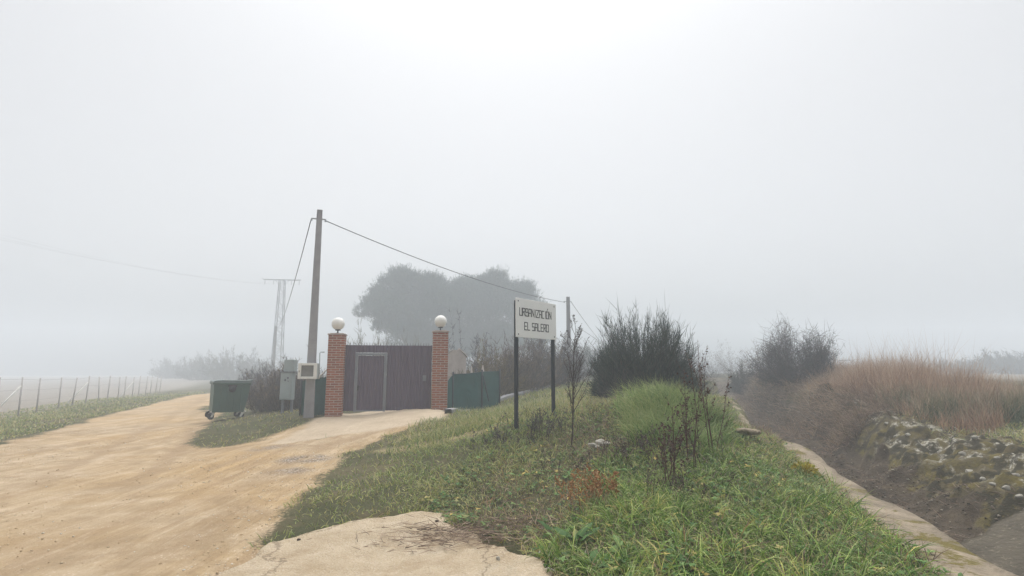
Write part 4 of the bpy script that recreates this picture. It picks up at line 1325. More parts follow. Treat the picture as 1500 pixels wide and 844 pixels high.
fl1 = GL - ux * (PW / 2 + .01) + uy * .1
mf2 = thing('mesh_fence', 'short dark green mesh screen between concrete pole and left pillar', 'fence', (fl1[0], fl1[1], gz(fl1[0], fl1[1])))
b2, t2 = [], []
for f in (0, .5, 1):
    p = fl1 - ux * (.72 * f) + uy * (.25 * f); p[2] = gz(p[0], p[1]) - .02
    q = p.copy(); q[2] = at(460, 552 + 6 * f, p[1])[2]
    b2.append(p); t2.append(q)
mesh_sheet(b2, t2, 'screen', mf2, 403)
m = MB(); m.tube([tuple(b2[2] + (0, -.03, -.1)), tuple(t2[2] + (0, -.03, .08))], .022, 8); m.build('post', M_DARKSTEEL, mf2, True, True)
# bent pipe and white conduit behind the pole
p0 = at(469, 556, 15.6); p1 = at(468.5, 517, 15.6)
m = MB(); m.tube([(p0[0], p0[1], gz(p0[0], p0[1])), tuple(p1), tuple(p1 + (.02, 0, .02)), tuple(p1 + (.13, 0, .02))], .014, 8)
tag(m.build('bent_pipe', M_STEELG, None, True), 'thin grey bent pipe rising between concrete pole and left pillar', 'pipe')
a = at(462, 554.5, 15.25); b = at(474, 545, 15.25)
m = MB(); m.tube([tuple(a), tuple(a + (.10, 0, .01)), tuple(a * .4 + b * .6 + (0, 0, -.03)), tuple(b + (.05, .05, .05))], .022, 8)
tag(m.build('conduit', M_WHITE, None, True), 'pale curved conduit from the meter box to the left pillar', 'conduit')

# low kerb wall running up the slope
KW = [hit(656, 606), hit(690, 600), hit(722, 592), hit(760, 581), hit(800, 571), hit(835, 561), hit(850, 556)]
KW = np.array([[p[0], p[1], gz(p[0], p[1])] for p in KW])
tt_ = np.linspace(0, 1, 40); kk = np.linspace(0, 1, len(KW))
kp = np.stack([np.interp(tt_, kk, KW[:, i]) for i in range(3)], 1)
kp[:, 2] = H(kp[:, 0], kp[:, 1])
dk = np.gradient(kp[:, :2], axis=0); dk /= np.linalg.norm(dk, axis=1, keepdims=True)
nk = np.stack([-dk[:, 1], dk[:, 0], np.zeros(40)], 1)
hk = .13 + .05 * fbm(tt_ * 20, tt_ * 0, 405, 3)
ring = [kp - nk * .10 + np.array([0, 0, -.15]), kp - nk * .10 + np.outer(hk - .02, [0, 0, 1]), kp - nk * .08 + np.outer(hk, [0, 0, 1]), kp + nk * .08 + np.outer(hk, [0, 0, 1]), kp + nk * .10 + np.array([0, 0, -.15])]
vs = np.stack(ring, 1).reshape(-1, 3); ids = np.arange(200).reshape(40, 5)
q = np.stack([ids[:-1, :-1], ids[1:, :-1], ids[1:, 1:], ids[:-1, 1:]], -1).reshape(-1, 4)
o = raw_mesh('low_wall', vs, [q], M_CONC, None, None, False)
tag(o, 'low grey concrete kerb wall along the foot of the brown hedge', 'low wall')

# whitewashed gabled hut and pale pointed posts behind the mesh
hb_ = at(664, 560, 19.5); hb_[2] = gz(hb_[0], hb_[1]) - .1
hut = thing('garden_hut', 'small whitewashed gabled hut behind the brick pillar and mesh', 'hut', hb_, .15)
rise_z = at(0, 512, 19.5)[2] - hb_[2]; eave = at(0, 523, 19.5)[2] - hb_[2]
hw_ = .45
m = MB(); m.prism([(-hw_, 0), (hw_, 0), (hw_, eave), (.20, rise_z), (-.02, rise_z - .02), (-hw_, eave - .05)], (0, 1.1, 0), (0, 0, 0), (1, 0, 0), (0, 0, 1)); m.build('wall', M_WHITEWALL, hut)
m = MB()
for (a0, b0, a1, b1) in ((hw_ + .04, eave, .20, rise_z + .015), (-.02, rise_z + .0, -hw_ - .05, eave - .06)):
    m.add([(a0, -.06, b0), (a1, -.06, b1), (a1, -.06, b1 + .04), (a0, -.06, b0 + .04), (a0, 1.16, b0), (a1, 1.16, b1), (a1, 1.16, b1 + .04), (a0, 1.16, b0 + .04)], [(0, 1, 2, 3), (7, 6, 5, 4), (0, 4, 5, 1), (1, 5, 6, 2), (2, 6, 7, 3), (3, 7, 4, 0)])
m.build('roof', M_WHITEWALL, hut)
for px_, pt, wv_, lab in ((690.5, 536, .05, 'slim pale pointed post above the middle of the green mesh'), (707, 535, .075, 'wider pale pointed post above the right part of the green mesh')):
    p = at(px_, 570, 19.0); p[2] = gz(p[0], p[1]) - .05; zt_ = at(px_, pt, 19.0)[2]
    h_ = zt_ - p[2]
    m = MB(); m.lathe([(wv_, 0), (wv_, h_ * .72), (wv_ * .9, h_ * .78), (wv_ * .2, h_ * .99), (.004, h_)], tuple(p), 8)
    tag(m.build('pointed_post', M_WHITEWALL, None), lab, 'post')

# ------------------------------------------------------------------ wire fence by the field
FY = np.array([20.0 + 2.07 * i for i in range(16)])
wf = thing('wire_fence', 'leaning wire fence of thin posts along the foggy field', 'fence', (-.444 * 20 - 9.75, 20, gz(-.444 * 20 - 9.75, 20)))
tops_ = []
for i, Y in enumerate([17.6, *FY]):
    Y = Y + random.uniform(-.35, .35)
    X = -.444 * Y - 9.75
    zb = gz(X, Y); lean = random.uniform(-.02, .14)
    zt_ = at(0, 552.5, Y)[2] + random.uniform(-.05, .05) + .004 * max(0, Y - 25)
    if i == 7: lean = -.10
    tops_.append((X + lean, Y, zt_ - .08))
    m = MB(); m.tube([(X, Y, zb - .15), (X + lean, Y, zt_)], [.032, .028], 6); m.build('post', M_POSTM, wf, True, True)
    if i in (2, 6, 11):
        m = MB(); m.tube([(X - .42, Y - .85, gz(X - .42, Y - .85) - .05), (X + lean * .7, Y - .04, zb + (zt_ - zb) * .78)], .026, 6); m.build('brace', M_WHITE, wf, True, True)
for dz_ in (0, .42, .84):
    m = MB(); m.tube([(a, b, c - dz_) for a, b, c in tops_], .003, 4); m.build('wire', M_WIREM, wf, False, True)

# ------------------------------------------------------------------ ditch masonry
ny_ = 130
yy = np.linspace(3.0, 27, ny_)
xl = XL(yy)
zc_ = base_h(xl - .2, yy) + .035 - .05 * sstep(7, 12, yy)
wn = .62 - .46 * sstep(5, 11, yy)
eL = .26 * fbm(yy * 2.4, yy * 0, 411, 4); eR = .16 * fbm(yy * 2.9, yy * 0, 413, 4)
rows = []
for (dx, dz_) in ((-1.0, -.25), (-.98, -.02), (-.75, .005), (-.4, .012), (0, .0), (.22, -.015), (.25, -.06), (.25, -.35), (.27, -.75)):
    xx = xl - .10 + dx * wn * .8 + (.12 if dx >= .2 else 0) * .6 + (eL if dx < -.5 else (eR if dx > .1 else 0))
    zz = zc_ + dz_ + (.018 * fbm(yy * 3, np.full(ny_, dx * 6), 415, 4) if dz_ > -.2 else 0)
    rows.append(np.stack([xx, yy, zz], 1))
vs = np.stack(rows, 1); nr = len(rows)
ids = np.arange(ny_ * nr).reshape(ny_, nr)
q = np.stack([ids[:-1, :-1], ids[:-1, 1:], ids[1:, 1:], ids[1:, :-1]], -1).reshape(-1, 4)
caps = [ids[0][None], ids[-1][::-1][None]]
o = raw_mesh('ditch_wall', vs.reshape(-1, 3), [q] + caps, M_COPE, None, None, True)
tag(o, 'worn mossy concrete edge wall along the near side of the ditch', 'ditch wall')

# smooth concrete lining panel on the far slope, right in front
ly = np.linspace(3.2, 6.5, 50); lu = np.linspace(.08, .64, 26)
LX = XL(ly)[:, None] + (XR(ly) - XL(ly))[:, None] * lu[None] + np.linspace(0.0, -.5, 26)[None] * 0
LY = ly[:, None] + (lu[None] - .3) * 1.0 * sstep(5.0, 6.5, ly)[:, None] + (.2 * fbm(np.linspace(0, 7, 26), np.zeros(26), 425, 3))[None] * sstep(6.2, 6.5, ly)[:, None]
LZ = -.50 + (lu[None] - .08) * 1.22 + 0 * LY
LZ = LZ + .02 * fbm(LX.ravel() * 2, LY.ravel() * 2, 421, 3).reshape(LX.shape)
LZ = np.maximum(LZ, H(LX.ravel(), LY.ravel()).reshape(LX.shape) * 0 + LZ)
ids = np.arange(LX.size).reshape(LX.shape)
q = np.stack([ids[:-1, :-1], ids[:-1, 1:], ids[1:, 1:], ids[1:, :-1]], -1).reshape(-1, 4)
front = np.stack([LX, LY, LZ], -1).reshape(-1, 3)
# its rim goes down into the earth
rim = np.concatenate([ids[0, :], ids[1:, -1], ids[-1, :-1][::-1], ids[1:-1, 0][::-1]])
low = front[rim] - np.array([0, 0, .5]); nb0 = len(front); m_ = len(rim)
qr = np.stack([rim, np.roll(rim, -1), nb0 + (np.arange(m_) + 1) % m_, nb0 + np.arange(m_)], -1)
o = raw_mesh('concrete_lining', np.concatenate([front, low]), [q, qr], M_LINE, None, None, True)
tag(o, 'smooth dark concrete lining panel on the near end of the ditch', 'ditch lining')


def rock(name, label, p, size, mat, seed, group, flat=.65, cat='rock', rot=0):
    import bmesh
    bm = bmesh.new(); bmesh.ops.create_icosphere(bm, subdivisions=3, radius=1)
    rs = np.random.default_rng(seed)
    planes = unit(rs.normal(0, 1, (9, 3))); offs = rs.uniform(.55, .9, 9)
    sc_ = np.array([1.0, rs.uniform(.6, .9), flat])
    for v in bm.verts:
        c = np.array(v.co)
        for pl, of in zip(planes, offs):
            d = c @ pl
            if d > of: c = c - pl * (d - of) * .85
        c = c * (1 + .12 * math.sin(5 * c[0] + seed) * math.cos(4 * c[1] + 2 * c[2]))
        v.co = c * sc_ * size
    me = bpy.data.meshes.new(name); bm.to_mesh(me); bm.free()
    me.materials.append(mat)
    o = bpy.data.objects.new(name, me); COL.objects.link(o)
    o.location = p; o.rotation_euler = (rs.uniform(-.3, .3), rs.uniform(-.3, .3), rot or rs.uniform(0, 6))
    return tag(o, label, cat, group)


RK0 = [(1422, 692, .10), (1440, 702, .085), (1455, 697, .08), (1457, 733, .075), (1477, 741, .09), (1496, 748, .08), (1412, 676, .09), (1462, 678, .10), (1488, 706, .11),
      (1436, 672, .12), (1478, 670, .13), (1378, 655, .13), (1350, 646, .12), (1402, 650, .14), (1330, 636, .11), (1300, 628, .12), (1312, 642, .10), (1428, 648, .12)]
RK = [(a, b, s * (.62 if i < 7 else .5)) for i, (a, b, s) in enumerate(RK0)]
for i, (a, b, s) in enumerate(RK):
    p = ground_at(a, b)
    rock('lichen_rock', 'pale lichen rock half buried in the far ditch bank', (p[0], p[1], p[2] + s * .05 + (.10 if i in (3, 4, 5) else 0)), s, M_STONE, 500 + i, 'pale rocks of the ditch bank')
# broken slab pieces on the near edge
p = ground_at(1088, 637)
rock('broken_slab', 'broken grey slab tilted on the ditch edge wall', (p[0] + .1, p[1], p[2] + .07), .23, M_COPE, 540, None, .28, 'slab', .6)
for i, (a, b, s) in enumerate(((868, 663, .075), (880, 659, .085), (890, 662, .06), (876, 668, .05))):
    p = ground_at(a, b)
    rock('white_stone', 'small white stone heaped in the berm grass below the mound', (p[0], p[1], p[2] + .07), s, M_STONE, 560 + i, 'white stones in the berm grass', .6, 'stone')
p = ground_at(583, 754)
for i, (a, b, s) in enumerate(((437, 798, .02), (640, 770, .022), (730, 827, .025))):
    p = hit(a, b)
    rock('pebble', ('dark pebble near the left tip of the concrete pad', 'brown pebble near the far corner of the concrete pad', 'pale pebble near the right tip of the concrete pad')[i], (p[0], p[1], p[2] + .045), s, (M_TWIG, M_BARK, M_STONE)[i], 580 + i, None, .7, 'pebble')

# ------------------------------------------------------------------ shrubs and trees
def shrub(name, label, cat, loc, rad, height, nst, nsh, sh_len, sh_w, m_stem, m_fol, group=None, maxlean=1.25, up=.6, shape=1.0, seed=1, r0=.012, whisk=.0, inner=.25, spread=.5, curl=.35, base_r=.18, pw=2.0, lp=.5, lob=1.0):
    """stems fanning from the ground with many shoots along them"""
    rs = np.random.default_rng(seed)
    t = thing(name, label, cat, loc, 0, group)
    az = rs.uniform(0, 6.283, nst)
    lean = maxlean * rs.random(nst) ** lp * (1 - .15 * lob + .3 * lob * np.sin(3 * az + seed))
    lean = np.clip(lean, 0, maxlean)
    # envelope: an uneven dome
    env = ((np.sin(lean) / rad) ** pw + (np.cos(lean) / height) ** pw) ** (-1 / pw)
    ln = env * rs.uniform(.72, 1.05, nst) * (1 + lob * (.16 * np.sin(2 * az + seed * 1.7) + .10 * np.sin(5 * az + seed))) * shape
    k = 6
    f = np.linspace(0, 1, k)
    start = np.stack([np.cos(az), np.sin(az), np.zeros(nst)], 1) * (base_r * rs.random(nst) * rad)[:, None]
    paths = np.empty((nst, k, 3))
    pos = start.copy(); pos[:, 2] = -.05
    paths[:, 0] = pos
    for i in range(1, k):
        a = lean * (1 - up * .35 * (i / k)) + rs.normal(0, .06, nst)
        pos = pos + dirs(az + rs.normal(0, .06, nst), a) * (ln / (k - 1))[:, None]
        paths[:, i] = pos
    radii = np.outer(r0 * rs.uniform(.6, 1.2, nst), 1 - .8 * f)
    lo = np.array(loc, float)
    tubes('stems', paths + lo, radii, m_stem, t)
    # shoots
    si = rs.integers(0, nst, nst * nsh)
    ft = np.clip(inner + (1 - inner) * rs.random(len(si)) ** .8, 0, .999) * (k - 1)
    i0 = ft.astype(int); fr = (ft - i0)[:, None]
    b = paths[si, i0] * (1 - fr) + paths[si, np.minimum(i0 + 1, k - 1)] * fr
    b = b + rs.normal(0, spread * .06 * rad, b.shape)
    d = unit(unit(paths[si, -1] - paths[si, 0]) * .6 + np.array([0, 0, up]) + rs.normal(0, spread, b.shape))
    L = sh_len * rs.uniform(.5, 1.3, len(si))
    if whisk > 0:
        wsel = rs.random(len(si)) < whisk
        L = np.where(wsel, L * 2.2, L)
    blades('foliage', b + lo, d, L, rs.uniform(-.1, curl, len(si)), sh_w * rs.uniform(.7, 1.3, len(si)), rs.random(len(si)), m_fol, 2, [1, .8], t, rng=rs)
    return t


M_BROOM = mat_leaf('broom_green', [(0, (.016, .030, .026)), (.5, (.028, .048, .040)), (.85, (.050, .072, .054)), (1, (.10, .12, .09))], trans=.1)
M_BROWN = mat_leaf('brown_twigs', [(0, (.060, .046, .042)), (.5, (.10, .075, .065)), (.85, (.16, .12, .085)), (1, (.22, .17, .10))], trans=.1)
M_OCHRE = mat_leaf('ochre_leaves', [(0, (.085, .065, .040)), (.5, (.15, .11, .055)), (.85, (.21, .17, .09)), (1, (.11, .12, .07))], trans=.2)
M_GREYB = mat_leaf('grey_twigs', [(0, (.045, .044, .050)), (.5, (.075, .070, .076)), (1, (.14, .125, .12))], trans=.1)
M_BRAM = mat_leaf('bramble_leaf', [(0, (.040, .046, .050)), (.5, (.070, .066, .072)), (.85, (.11, .08, .085)), (1, (.06, .085, .05))], trans=.1)
M_PINE = mat_leaf('pine_needles', [(0, (.014, .034, .022)), (.5, (.026, .058, .038)), (.85, (.044, .082, .050)), (1, (.070, .105, .06))], trans=.1)
M_FAR = mat_leaf('far_leaves', [(0, (.025, .034, .026)), (1, (.06, .065, .045))], trans=.1)
M_PALEB = mat_leaf('pale_twigs', [(0, (.16, .16, .14)), (1, (.32, .32, .28))], trans=.1)
M_RUST = mat_leaf('rust_plant', [(0, (0.2295, 0.1013, 0.0405)), (0.6, (0.351, 0.1755, 0.0675)), (1, (0.486, 0.2835, 0.1215))], trans=.15)
M_SEED = mat_leaf('dock_seed', [(0, (.045, .022, .020)), (.6, (.080, .038, .028)), (1, (.13, .068, .05))], trans=.1)

# the dark broom
q = at(945, 585, 12.6); q[2] = gz(q[0], q[1])
shrub('broom_bush', 'large dark green broom bush behind the grassy mound', 'bush', q, .98, 2.2, 1500, 46, .22, .0080, M_TWIG, M_BROOM, seed=3, maxlean=1.45, up=.42, r0=.008, whisk=.06, inner=.10, spread=.36, curl=.15, base_r=.4, pw=2.8, lp=.45, lob=.06)
q = at(905, 590, 11.6); q[2] = gz(q[0], q[1])
shrub('bare_shrub', 'small bare purplish shrub at the left foot of the broom', 'shrub', q, .38, .85, 60, 14, .14, .004, M_TWIG, M_GREYB, seed=5, r0=.004, maxlean=.9, spread=.5)
# right bank: bramble, round bush and low scrub
q = np.array([10.75, 21.0, gz(10.75, 21.0)])
shrub('bramble_bush', 'tangled leafless bramble bush on the far ditch bank', 'bush', q, 2.1, 2.35, 230, 40, .26, .011, M_TWIG, M_BRAM, seed=7, maxlean=1.3, up=.45, r0=.009, whisk=.22, inner=.2, spread=.75, curl=.9)
q = np.array([11.45, 20.8, gz(11.45, 20.8)])
shrub('broom_bush', 'narrow green broom rising through the right side of the bramble', 'bush', q, .62, 1.85, 90, 60, .24, .010, M_TWIG, M_BROOM, seed=9, maxlean=.8, up=.9, r0=.006, inner=.15, spread=.3)
q = at(1088, 545, 30); q[2] = gz(q[0], q[1])
shrub('round_bush', 'small round grey green bush beyond the ditch, left of the bramble', 'bush', q, .95, 1.6, 120, 60, .18, .017, M_TWIG, M_FAR, seed=11, maxlean=1.4, up=.4, inner=.2, spread=.6)
for i, (px_, py_, Y, rr, hh, lab) in enumerate(((1046, 550, 44, 2.0, 2.9, 'low grey scrub just right of the big dark broom'), (1128, 552, 24, 1.3, 1.5, 'low purple brown scrub at the left foot of the bramble'), (1108, 565, 16.5, .55, .55, 'small brown tussock shrub on the ditch bank below the bramble'),
                                                (1020, 560, 21, 1.0, 1.35, 'brownish scrub half hidden behind the right side of the broom'), (1076, 550, 40, 1.9, 2.6, 'foggy scrub behind the small round bush'), (1010, 552, 48, 2.6, 3.0, 'foggy scrub far behind the middle of the broom'))):
    q = at(px_, py_, Y); q[2] = gz(q[0], q[1])
    shrub('scrub', lab, 'scrub', q, rr, hh, 90, 36, .17, .010, M_TWIG, (M_GREYB, M_BROWN, M_MAT, M_GREYB, M_BROWN, M_GREYB)[i], seed=20 + i, maxlean=1.4, up=.4, r0=.006, spread=.7, inner=.15, curl=.8)

# brown hedge behind the kerb wall (each shrub its own)
HG = [(722, 584, 20.2, 1.05, 1.55, M_OCHRE, 'ochre leaved hedge shrub beside the green mesh end'), (752, 580, 21.2, 1.15, 1.75, M_BROWN, 'brown hedge shrub behind the left post of the name board'), (778, 576, 22.6, 1.15, 1.9, M_BROWN, 'brown grey hedge shrub seen between the two board posts'),
      (802, 570, 24.2, 1.2, 2.0, M_GREYB, 'grey bare hedge shrub behind the right post of the name board'), (822, 566, 26, 1.2, 1.8, M_GREYB, 'foggy grey hedge shrub at the foot of the second pole'), (690, 575, 22.5, 1.2, 2.3, M_GREYB, 'tall grey bare shrub between hut and name board')]
for i, (px_, py_, Y, rr, hh, mm, lab) in enumerate(HG):
    q = at(px_, py_, Y); q[2] = gz(q[0], q[1])
    shrub('hedge_shrub', lab, 'shrub', q, rr, hh * 1.35, 140, 50, .24, .016, M_TWIG, mm, 'hedge shrubs behind the kerb wall', seed=40 + i, maxlean=1.35, up=.55, r0=.010, spread=.6, inner=.08, base_r=.7)
HG2 = [(398, 600, 19.6, .72, 1.75, M_BROWN, 'brown bare hedge shrub left of the electrical cabinet'), (425, 596, 19.4, .85, 1.85, M_BROWN, 'brown hedge shrub behind the electrical cabinet'), (448, 594, 19.2, .8, 1.8, M_GREYB, 'grey brown hedge shrub behind the concrete pole'), (466, 588, 19.6, .8, 1.6, M_GREYB, 'grey hedge shrub glimpsed between pole and left pillar'), (404, 585, 25, 1.2, 1.9, M_GREYB, 'foggy hedge shrub farther along behind the cabinet'), (388, 575, 31, 1.3, 1.9, M_GREYB, 'faint foggy hedge shrub where the road fades')]
for i, (px_, py_, Y, rr, hh, mm, lab) in enumerate(HG2):
    q = at(px_, py_, Y); q[2] = gz(q[0], q[1])
    shrub('hedge_shrub', lab, 'shrub', q, rr, hh, 110, 46, .20, .015, M_TWIG, mm, 'hedge shrubs left of the gateway', seed=60 + i, maxlean=1.1, up=.65, r0=.010, spread=.55, inner=.05, base_r=.8)
q = at(540, 540, 20); q[2] = gz(q[0], q[1])
shrub('pale_shrub', 'pale thin branched shrub showing above the metal gate', 'shrub', q, 1.35, 2.95, 60, 26, .25, .012, M_PALEB, M_PALEB, seed=71, maxlean=.75, up=.8, r0=.010, spread=.5, inner=.3)
for i, (px_, hh) in enumerate(((575, 2.55), (605, 2.5))):
    q = at(px_, 545, 19.2); q[2] = gz(q[0], q[1])
    shrub('reed_clump', ('thin reeds peeping over the middle of the metal gate', 'thin reeds peeping over the gate near the right pillar')[i], 'reeds', q, .55, hh, 60, 6, .3, .010, M_PALEB, M_PALEB, seed=75 + i, maxlean=.3, up=.9, r0=.005, spread=.25, inner=.5, base_r=.9)


def pine(label, loc, lobes, seed, group):
    """umbrella pine: trunk with limbs, and a crown of needle shoots in uneven lobes"""
    rs = np.random.default_rng(seed)
    t = thing('pine_tree', label, 'tree', loc, 0, group)
    lo = np.array(loc, float)
    top = max(c[2] for c, r in lobes)
    mb = MB()
    fork = Vector(loc) + Vector((0, 0, top * .38))
    mb.tube([Vector(loc) - Vector((0, 0, .2)), Vector(loc) + Vector((.05, 0, top * .2)), fork], [.26, .22, .19], 9)
    mb.build('trunk', M_BARK, t, True, True)
    mb = MB()
    for c, r in lobes:
        e = lo + np.array(c); mid = (np.array(fork) * .5 + e * .5) + np.array([0, 0, -.3])
        mb.tube([tuple(fork), tuple(mid), tuple(e)], [.12, .08, .03], 6)
    mb.build('limbs', M_BARK, t, True, True)
    B, D = [], []
    subs = []
    for c, r in lobes:
        for j in range(7):
            u = rs.normal(0, 1, 3); u[2] = abs(u[2]) * .9 + .1; u /= np.linalg.norm(u)
            q = rs.uniform(.28, .46)
            subs.append((tuple(np.array(c) + u * np.array(r) * rs.uniform(.85, 1.05)), (r[0] * q, r[1] * q, r[2] * q * 1.1)))
    for c, r in [(c, tuple(np.array(r) * .90)) for c, r in lobes] + subs:
        n = int(48 * (r[0] * r[1] + r[0] * r[2] + r[1] * r[2]))
        u = unit(rs.normal(0, 1, (n, 3)))
        u[:, 2] = np.where(u[:, 2] < -.35, -u[:, 2] * .6, u[:, 2])
        bump_ = 1 + .14 * np.sin(5 * u[:, 0] + seed + c[0]) * np.cos(5 * u[:, 2] + c[1]) + .08 * np.sin(11 * u[:, 1] + 9 * u[:, 2])
        rad = np.where(rs.random(n) < .7, rs.uniform(.88, 1.0, n), rs.uniform(.3, .9, n)) * bump_
        B.append(np.array(c) + u * rad[:, None] * np.array(r)); D.append(unit(u * .55 + np.array([0, 0, .85]) + rs.normal(0, .2, (n, 3))))
    B = np.concatenate(B); D = np.concatenate(D)
    k = 11
    n = len(B)
    b = np.repeat(B, k, 0); d = np.repeat(D, k, 0)
    f = rs.random(n * k)
    b = b + d * (f * np.repeat(np.where(rs.random(n) < .3, 1.25, .6), k))[:, None]
    dd = unit(d * .8 + rs.normal(0, .42, d.shape))
    blades('crown', b + lo, dd, rs.uniform(.20, .34, n * k), rs.uniform(-.1, .2, n * k), np.full(n * k, .036), np.repeat(rs.random(n), k), M_PINE, 2, [1, .9], t, rng=rs)
    return t


def lobe(px_, py_, rpx, rpy, Y, base, dy=0, ry=1.1):
    c = at(px_, py_ + 8, Y + dy); s = Y / F
    return (tuple(c - np.array(base)), (rpx * s, max(rpx * s * ry, .8), rpy * s))


Y1 = 72
b1 = at(605, 560, Y1); b1[2] = gz(b1[0], b1[1])
pine('broad umbrella pine behind the metal gate, nearer the concrete pole', b1, [lobe(*a, Y1, b1, dy) for a, dy in (
    ((549, 452, 27, 25), 0), ((568, 432, 24, 22), .5), ((596, 415, 26, 22), 0), ((622, 421, 24, 22), .4), ((640, 430, 24, 24), -.4), ((590, 460, 42, 34), -.8), ((632, 462, 40, 40), -.6), ((575, 478, 24, 20), .4), ((610, 495, 40, 28), .2), ((645, 500, 34, 26), .6), ((622, 512, 40, 18), .5), ((604, 440, 44, 34), 1.2))], 81, 'umbrella pines behind the gate')
Y2 = 76
b2_ = at(712, 560, Y2); b2_[2] = gz(b2_[0], b2_[1])
pine('broad umbrella pine behind the right pillar and the name board', b2_, [lobe(*a, Y2, b2_, dy) for a, dy in (
    ((668, 425, 28, 20), 0), ((695, 424, 24, 17), .4), ((722, 415, 26, 18), 0), ((756, 433, 24, 20), .3), ((776, 446, 18, 17), 0), ((690, 458, 42, 36), -.8), ((735, 460, 44, 36), -.8), ((772, 478, 24, 30), 0), ((768, 505, 28, 24), .3), ((700, 495, 44, 32), .2), ((745, 502, 36, 28), .2), ((672, 502, 30, 26), .6), ((712, 514, 48, 18), .5), ((715, 440, 50, 28), 1.2))], 83, 'umbrella pines behind the gate')

# far bushes and trees swallowed by the fog
FT = [(345, 562, 95, 4.6, 5.0, 'faint tree in fog beside the vanishing road, closest to the hedge'), (300, 560, 110, 4.6, 5.0, 'very faint tree in fog beyond the fence, middle of three'), (258, 560, 130, 4.8, 4.6, 'very faint tree in fog beyond the fence, farthest from the hedge'),
      (868, 560, 70, 3.2, 4.2, 'faint foggy tree between the second pole and the broom'), (1500, 548, 80, 5, 3.2, 'faint foggy bush at the far end of the right field'), (1425, 548, 90, 4.6, 2.0, 'faint low bush beyond the reddish dry grass')]
for i, (px_, py_, Y, rr, hh, lab) in enumerate(FT):
    q = at(px_, py_, Y); q[2] = gz(q[0], q[1])
    shrub('distant_tree', lab, 'tree', q, rr, hh, 120, 60, .55, .07, M_TWIG, M_FAR, 'distant trees in the fog', seed=90 + i, maxlean=1.3, up=.5, r0=.04, spread=.6, inner=.1, base_r=.6)


# ------------------------------------------------------------------ single plants in the foreground
def grow(base, az, lean, length, r, depth, rs, nb=9, k=7, ang=(.4, .8), wob=.05, start=.25, shr=.5, up=.5):
    """list of (path, radii) of a branching stem"""
    out = []
    pts = [np.array(base, float)]
    d = np.array([math.sin(lean) * math.cos(az), math.sin(lean) * math.sin(az), math.cos(lean)])
    for i in range(k - 1):
        d = d + rs.normal(0, wob, 3) + np.array([0, 0, up * .05]); d /= np.linalg.norm(d)
        pts.append(pts[-1] + d * length / (k - 1))
    pts = np.array(pts)
    out.append((pts, r * (1 - .75 * np.linspace(0, 1, k))))
    if depth > 0:
        for j in range(nb):
            f = start + (1 - start) * (j + rs.random()) / nb
            t = min(f, .999) * (k - 1); i0 = int(t)
            p = pts[i0] * (1 - t + i0) + pts[i0 + 1] * (t - i0)
            dv = pts[i0 + 1] - pts[i0]; dv /= np.linalg.norm(dv)
            a = rs.uniform(0, 6.28); side = np.array([math.cos(a), math.sin(a), 0])
            g = rs.uniform(*ang)
            nd = dv * math.cos(g) + side * math.sin(g); nd /= np.linalg.norm(nd)
            out += grow(p, math.atan2(nd[1], nd[0]), math.acos(max(-1, min(1, nd[2]))), length * shr * (1.15 - .75 * f) * rs.uniform(.7, 1.2), r * .5 * (1.1 - .6 * f), depth - 1, rs, max(2, nb // 2), k, ang, wob * 1.3, .3, shr, up)
    return out


def stalk_plant(name, label, cat, loc, stems, mat, seedmat=None, seed=1, group=None, seeds=0, nb=7, ang=(.3, .7), shr=.4, depth=1, rs_up=.5, seed_len=.02, wob=.06):
    rs = np.random.default_rng(seed)
    t = thing(name, label, cat, loc, 0, group)
    S = []
    for (dx, dy, az, lean, ln, r) in stems:
        S += grow((loc[0] + dx, loc[1] + dy, loc[2] - .03), az, lean, ln, r, depth, rs, nb, ang=ang, shr=shr, up=rs_up, wob=wob)
    P = np.array([s[0] for s in S]); Rr = np.array([s[1] for s in S])
    tubes('stems', P, np.maximum(Rr, .0012), mat, t)
    if seeds:
        n = len(P); si = rs.integers(0, n, n * seeds); f = (.35 + .64 * rs.random(n * seeds)) * 6; i0 = f.astype(int); fr = (f - i0)[:, None]
        b = P[si, i0] * (1 - fr) + P[si, i0 + 1] * fr
        m = len(b)
        blades('seed_heads', b, unit(rs.normal(0, 1, (m, 3)) + np.array([0, 0, .3])), seed_len * rs.uniform(.6, 1.4, m), np.zeros(m), seed_len * .7 * rs.uniform(.7, 1.2, m), rs.random(m), seedmat, 2, [.5, 1], t, rng=rs)
    return t


p = at(836, 640, 8.1); p[2] = gz(p[0], p[1])
zt_ = at(845, 480, 8.1)[2] - p[2]
stalk_plant('sapling', 'leafless young sapling with upswept twigs right of the name board', 'sapling', p, [(0, 0, .2, .05, zt_, .015)], M_TWIG, M_GREYB, 103, nb=24, ang=(.35, .7), shr=.38, depth=2, wob=.05, seeds=4, seed_len=.014, rs_up=1.0)
DK = [(1020, 688, 6.4, 512, 'tall rusty dock stalk in front of the ditch, left of the tallest'), (1040, 665, 6.9, 498, 'tallest rusty dock stalk, standing nearest the ditch edge'), (985, 712, 5.8, 590, 'shorter dark dock stalks in the grass below the mound'), (1008, 668, 7.2, 575, 'thin dock stalks at the right foot of the mound')]
for i, (px_, py_, Y, top_, lab) in enumerate(DK):
    p = hit(px_, py_); Y = p[1]; p = np.array([p[0], p[1], gz(p[0], p[1])])
    h_ = at(px_, top_, Y)[2] - p[2]
    rs = np.random.default_rng(130 + i)
    st = [(rs.normal(0, .05), rs.normal(0, .05), rs.uniform(0, 6.28), rs.uniform(.03, .28), h_ * rs.uniform(.6, .95), .0065) for _ in range(4 + (i == 2) * 3)]
    st[0] = (0, 0, .3, .06, h_, .008)
    stalk_plant('dock_plant', lab, 'plant', p, st, M_DOCK, M_SEED, 140 + i, 'dried dock plants by the ditch', 7, 7, (.35, .8), .33, 1, seed_len=.024)
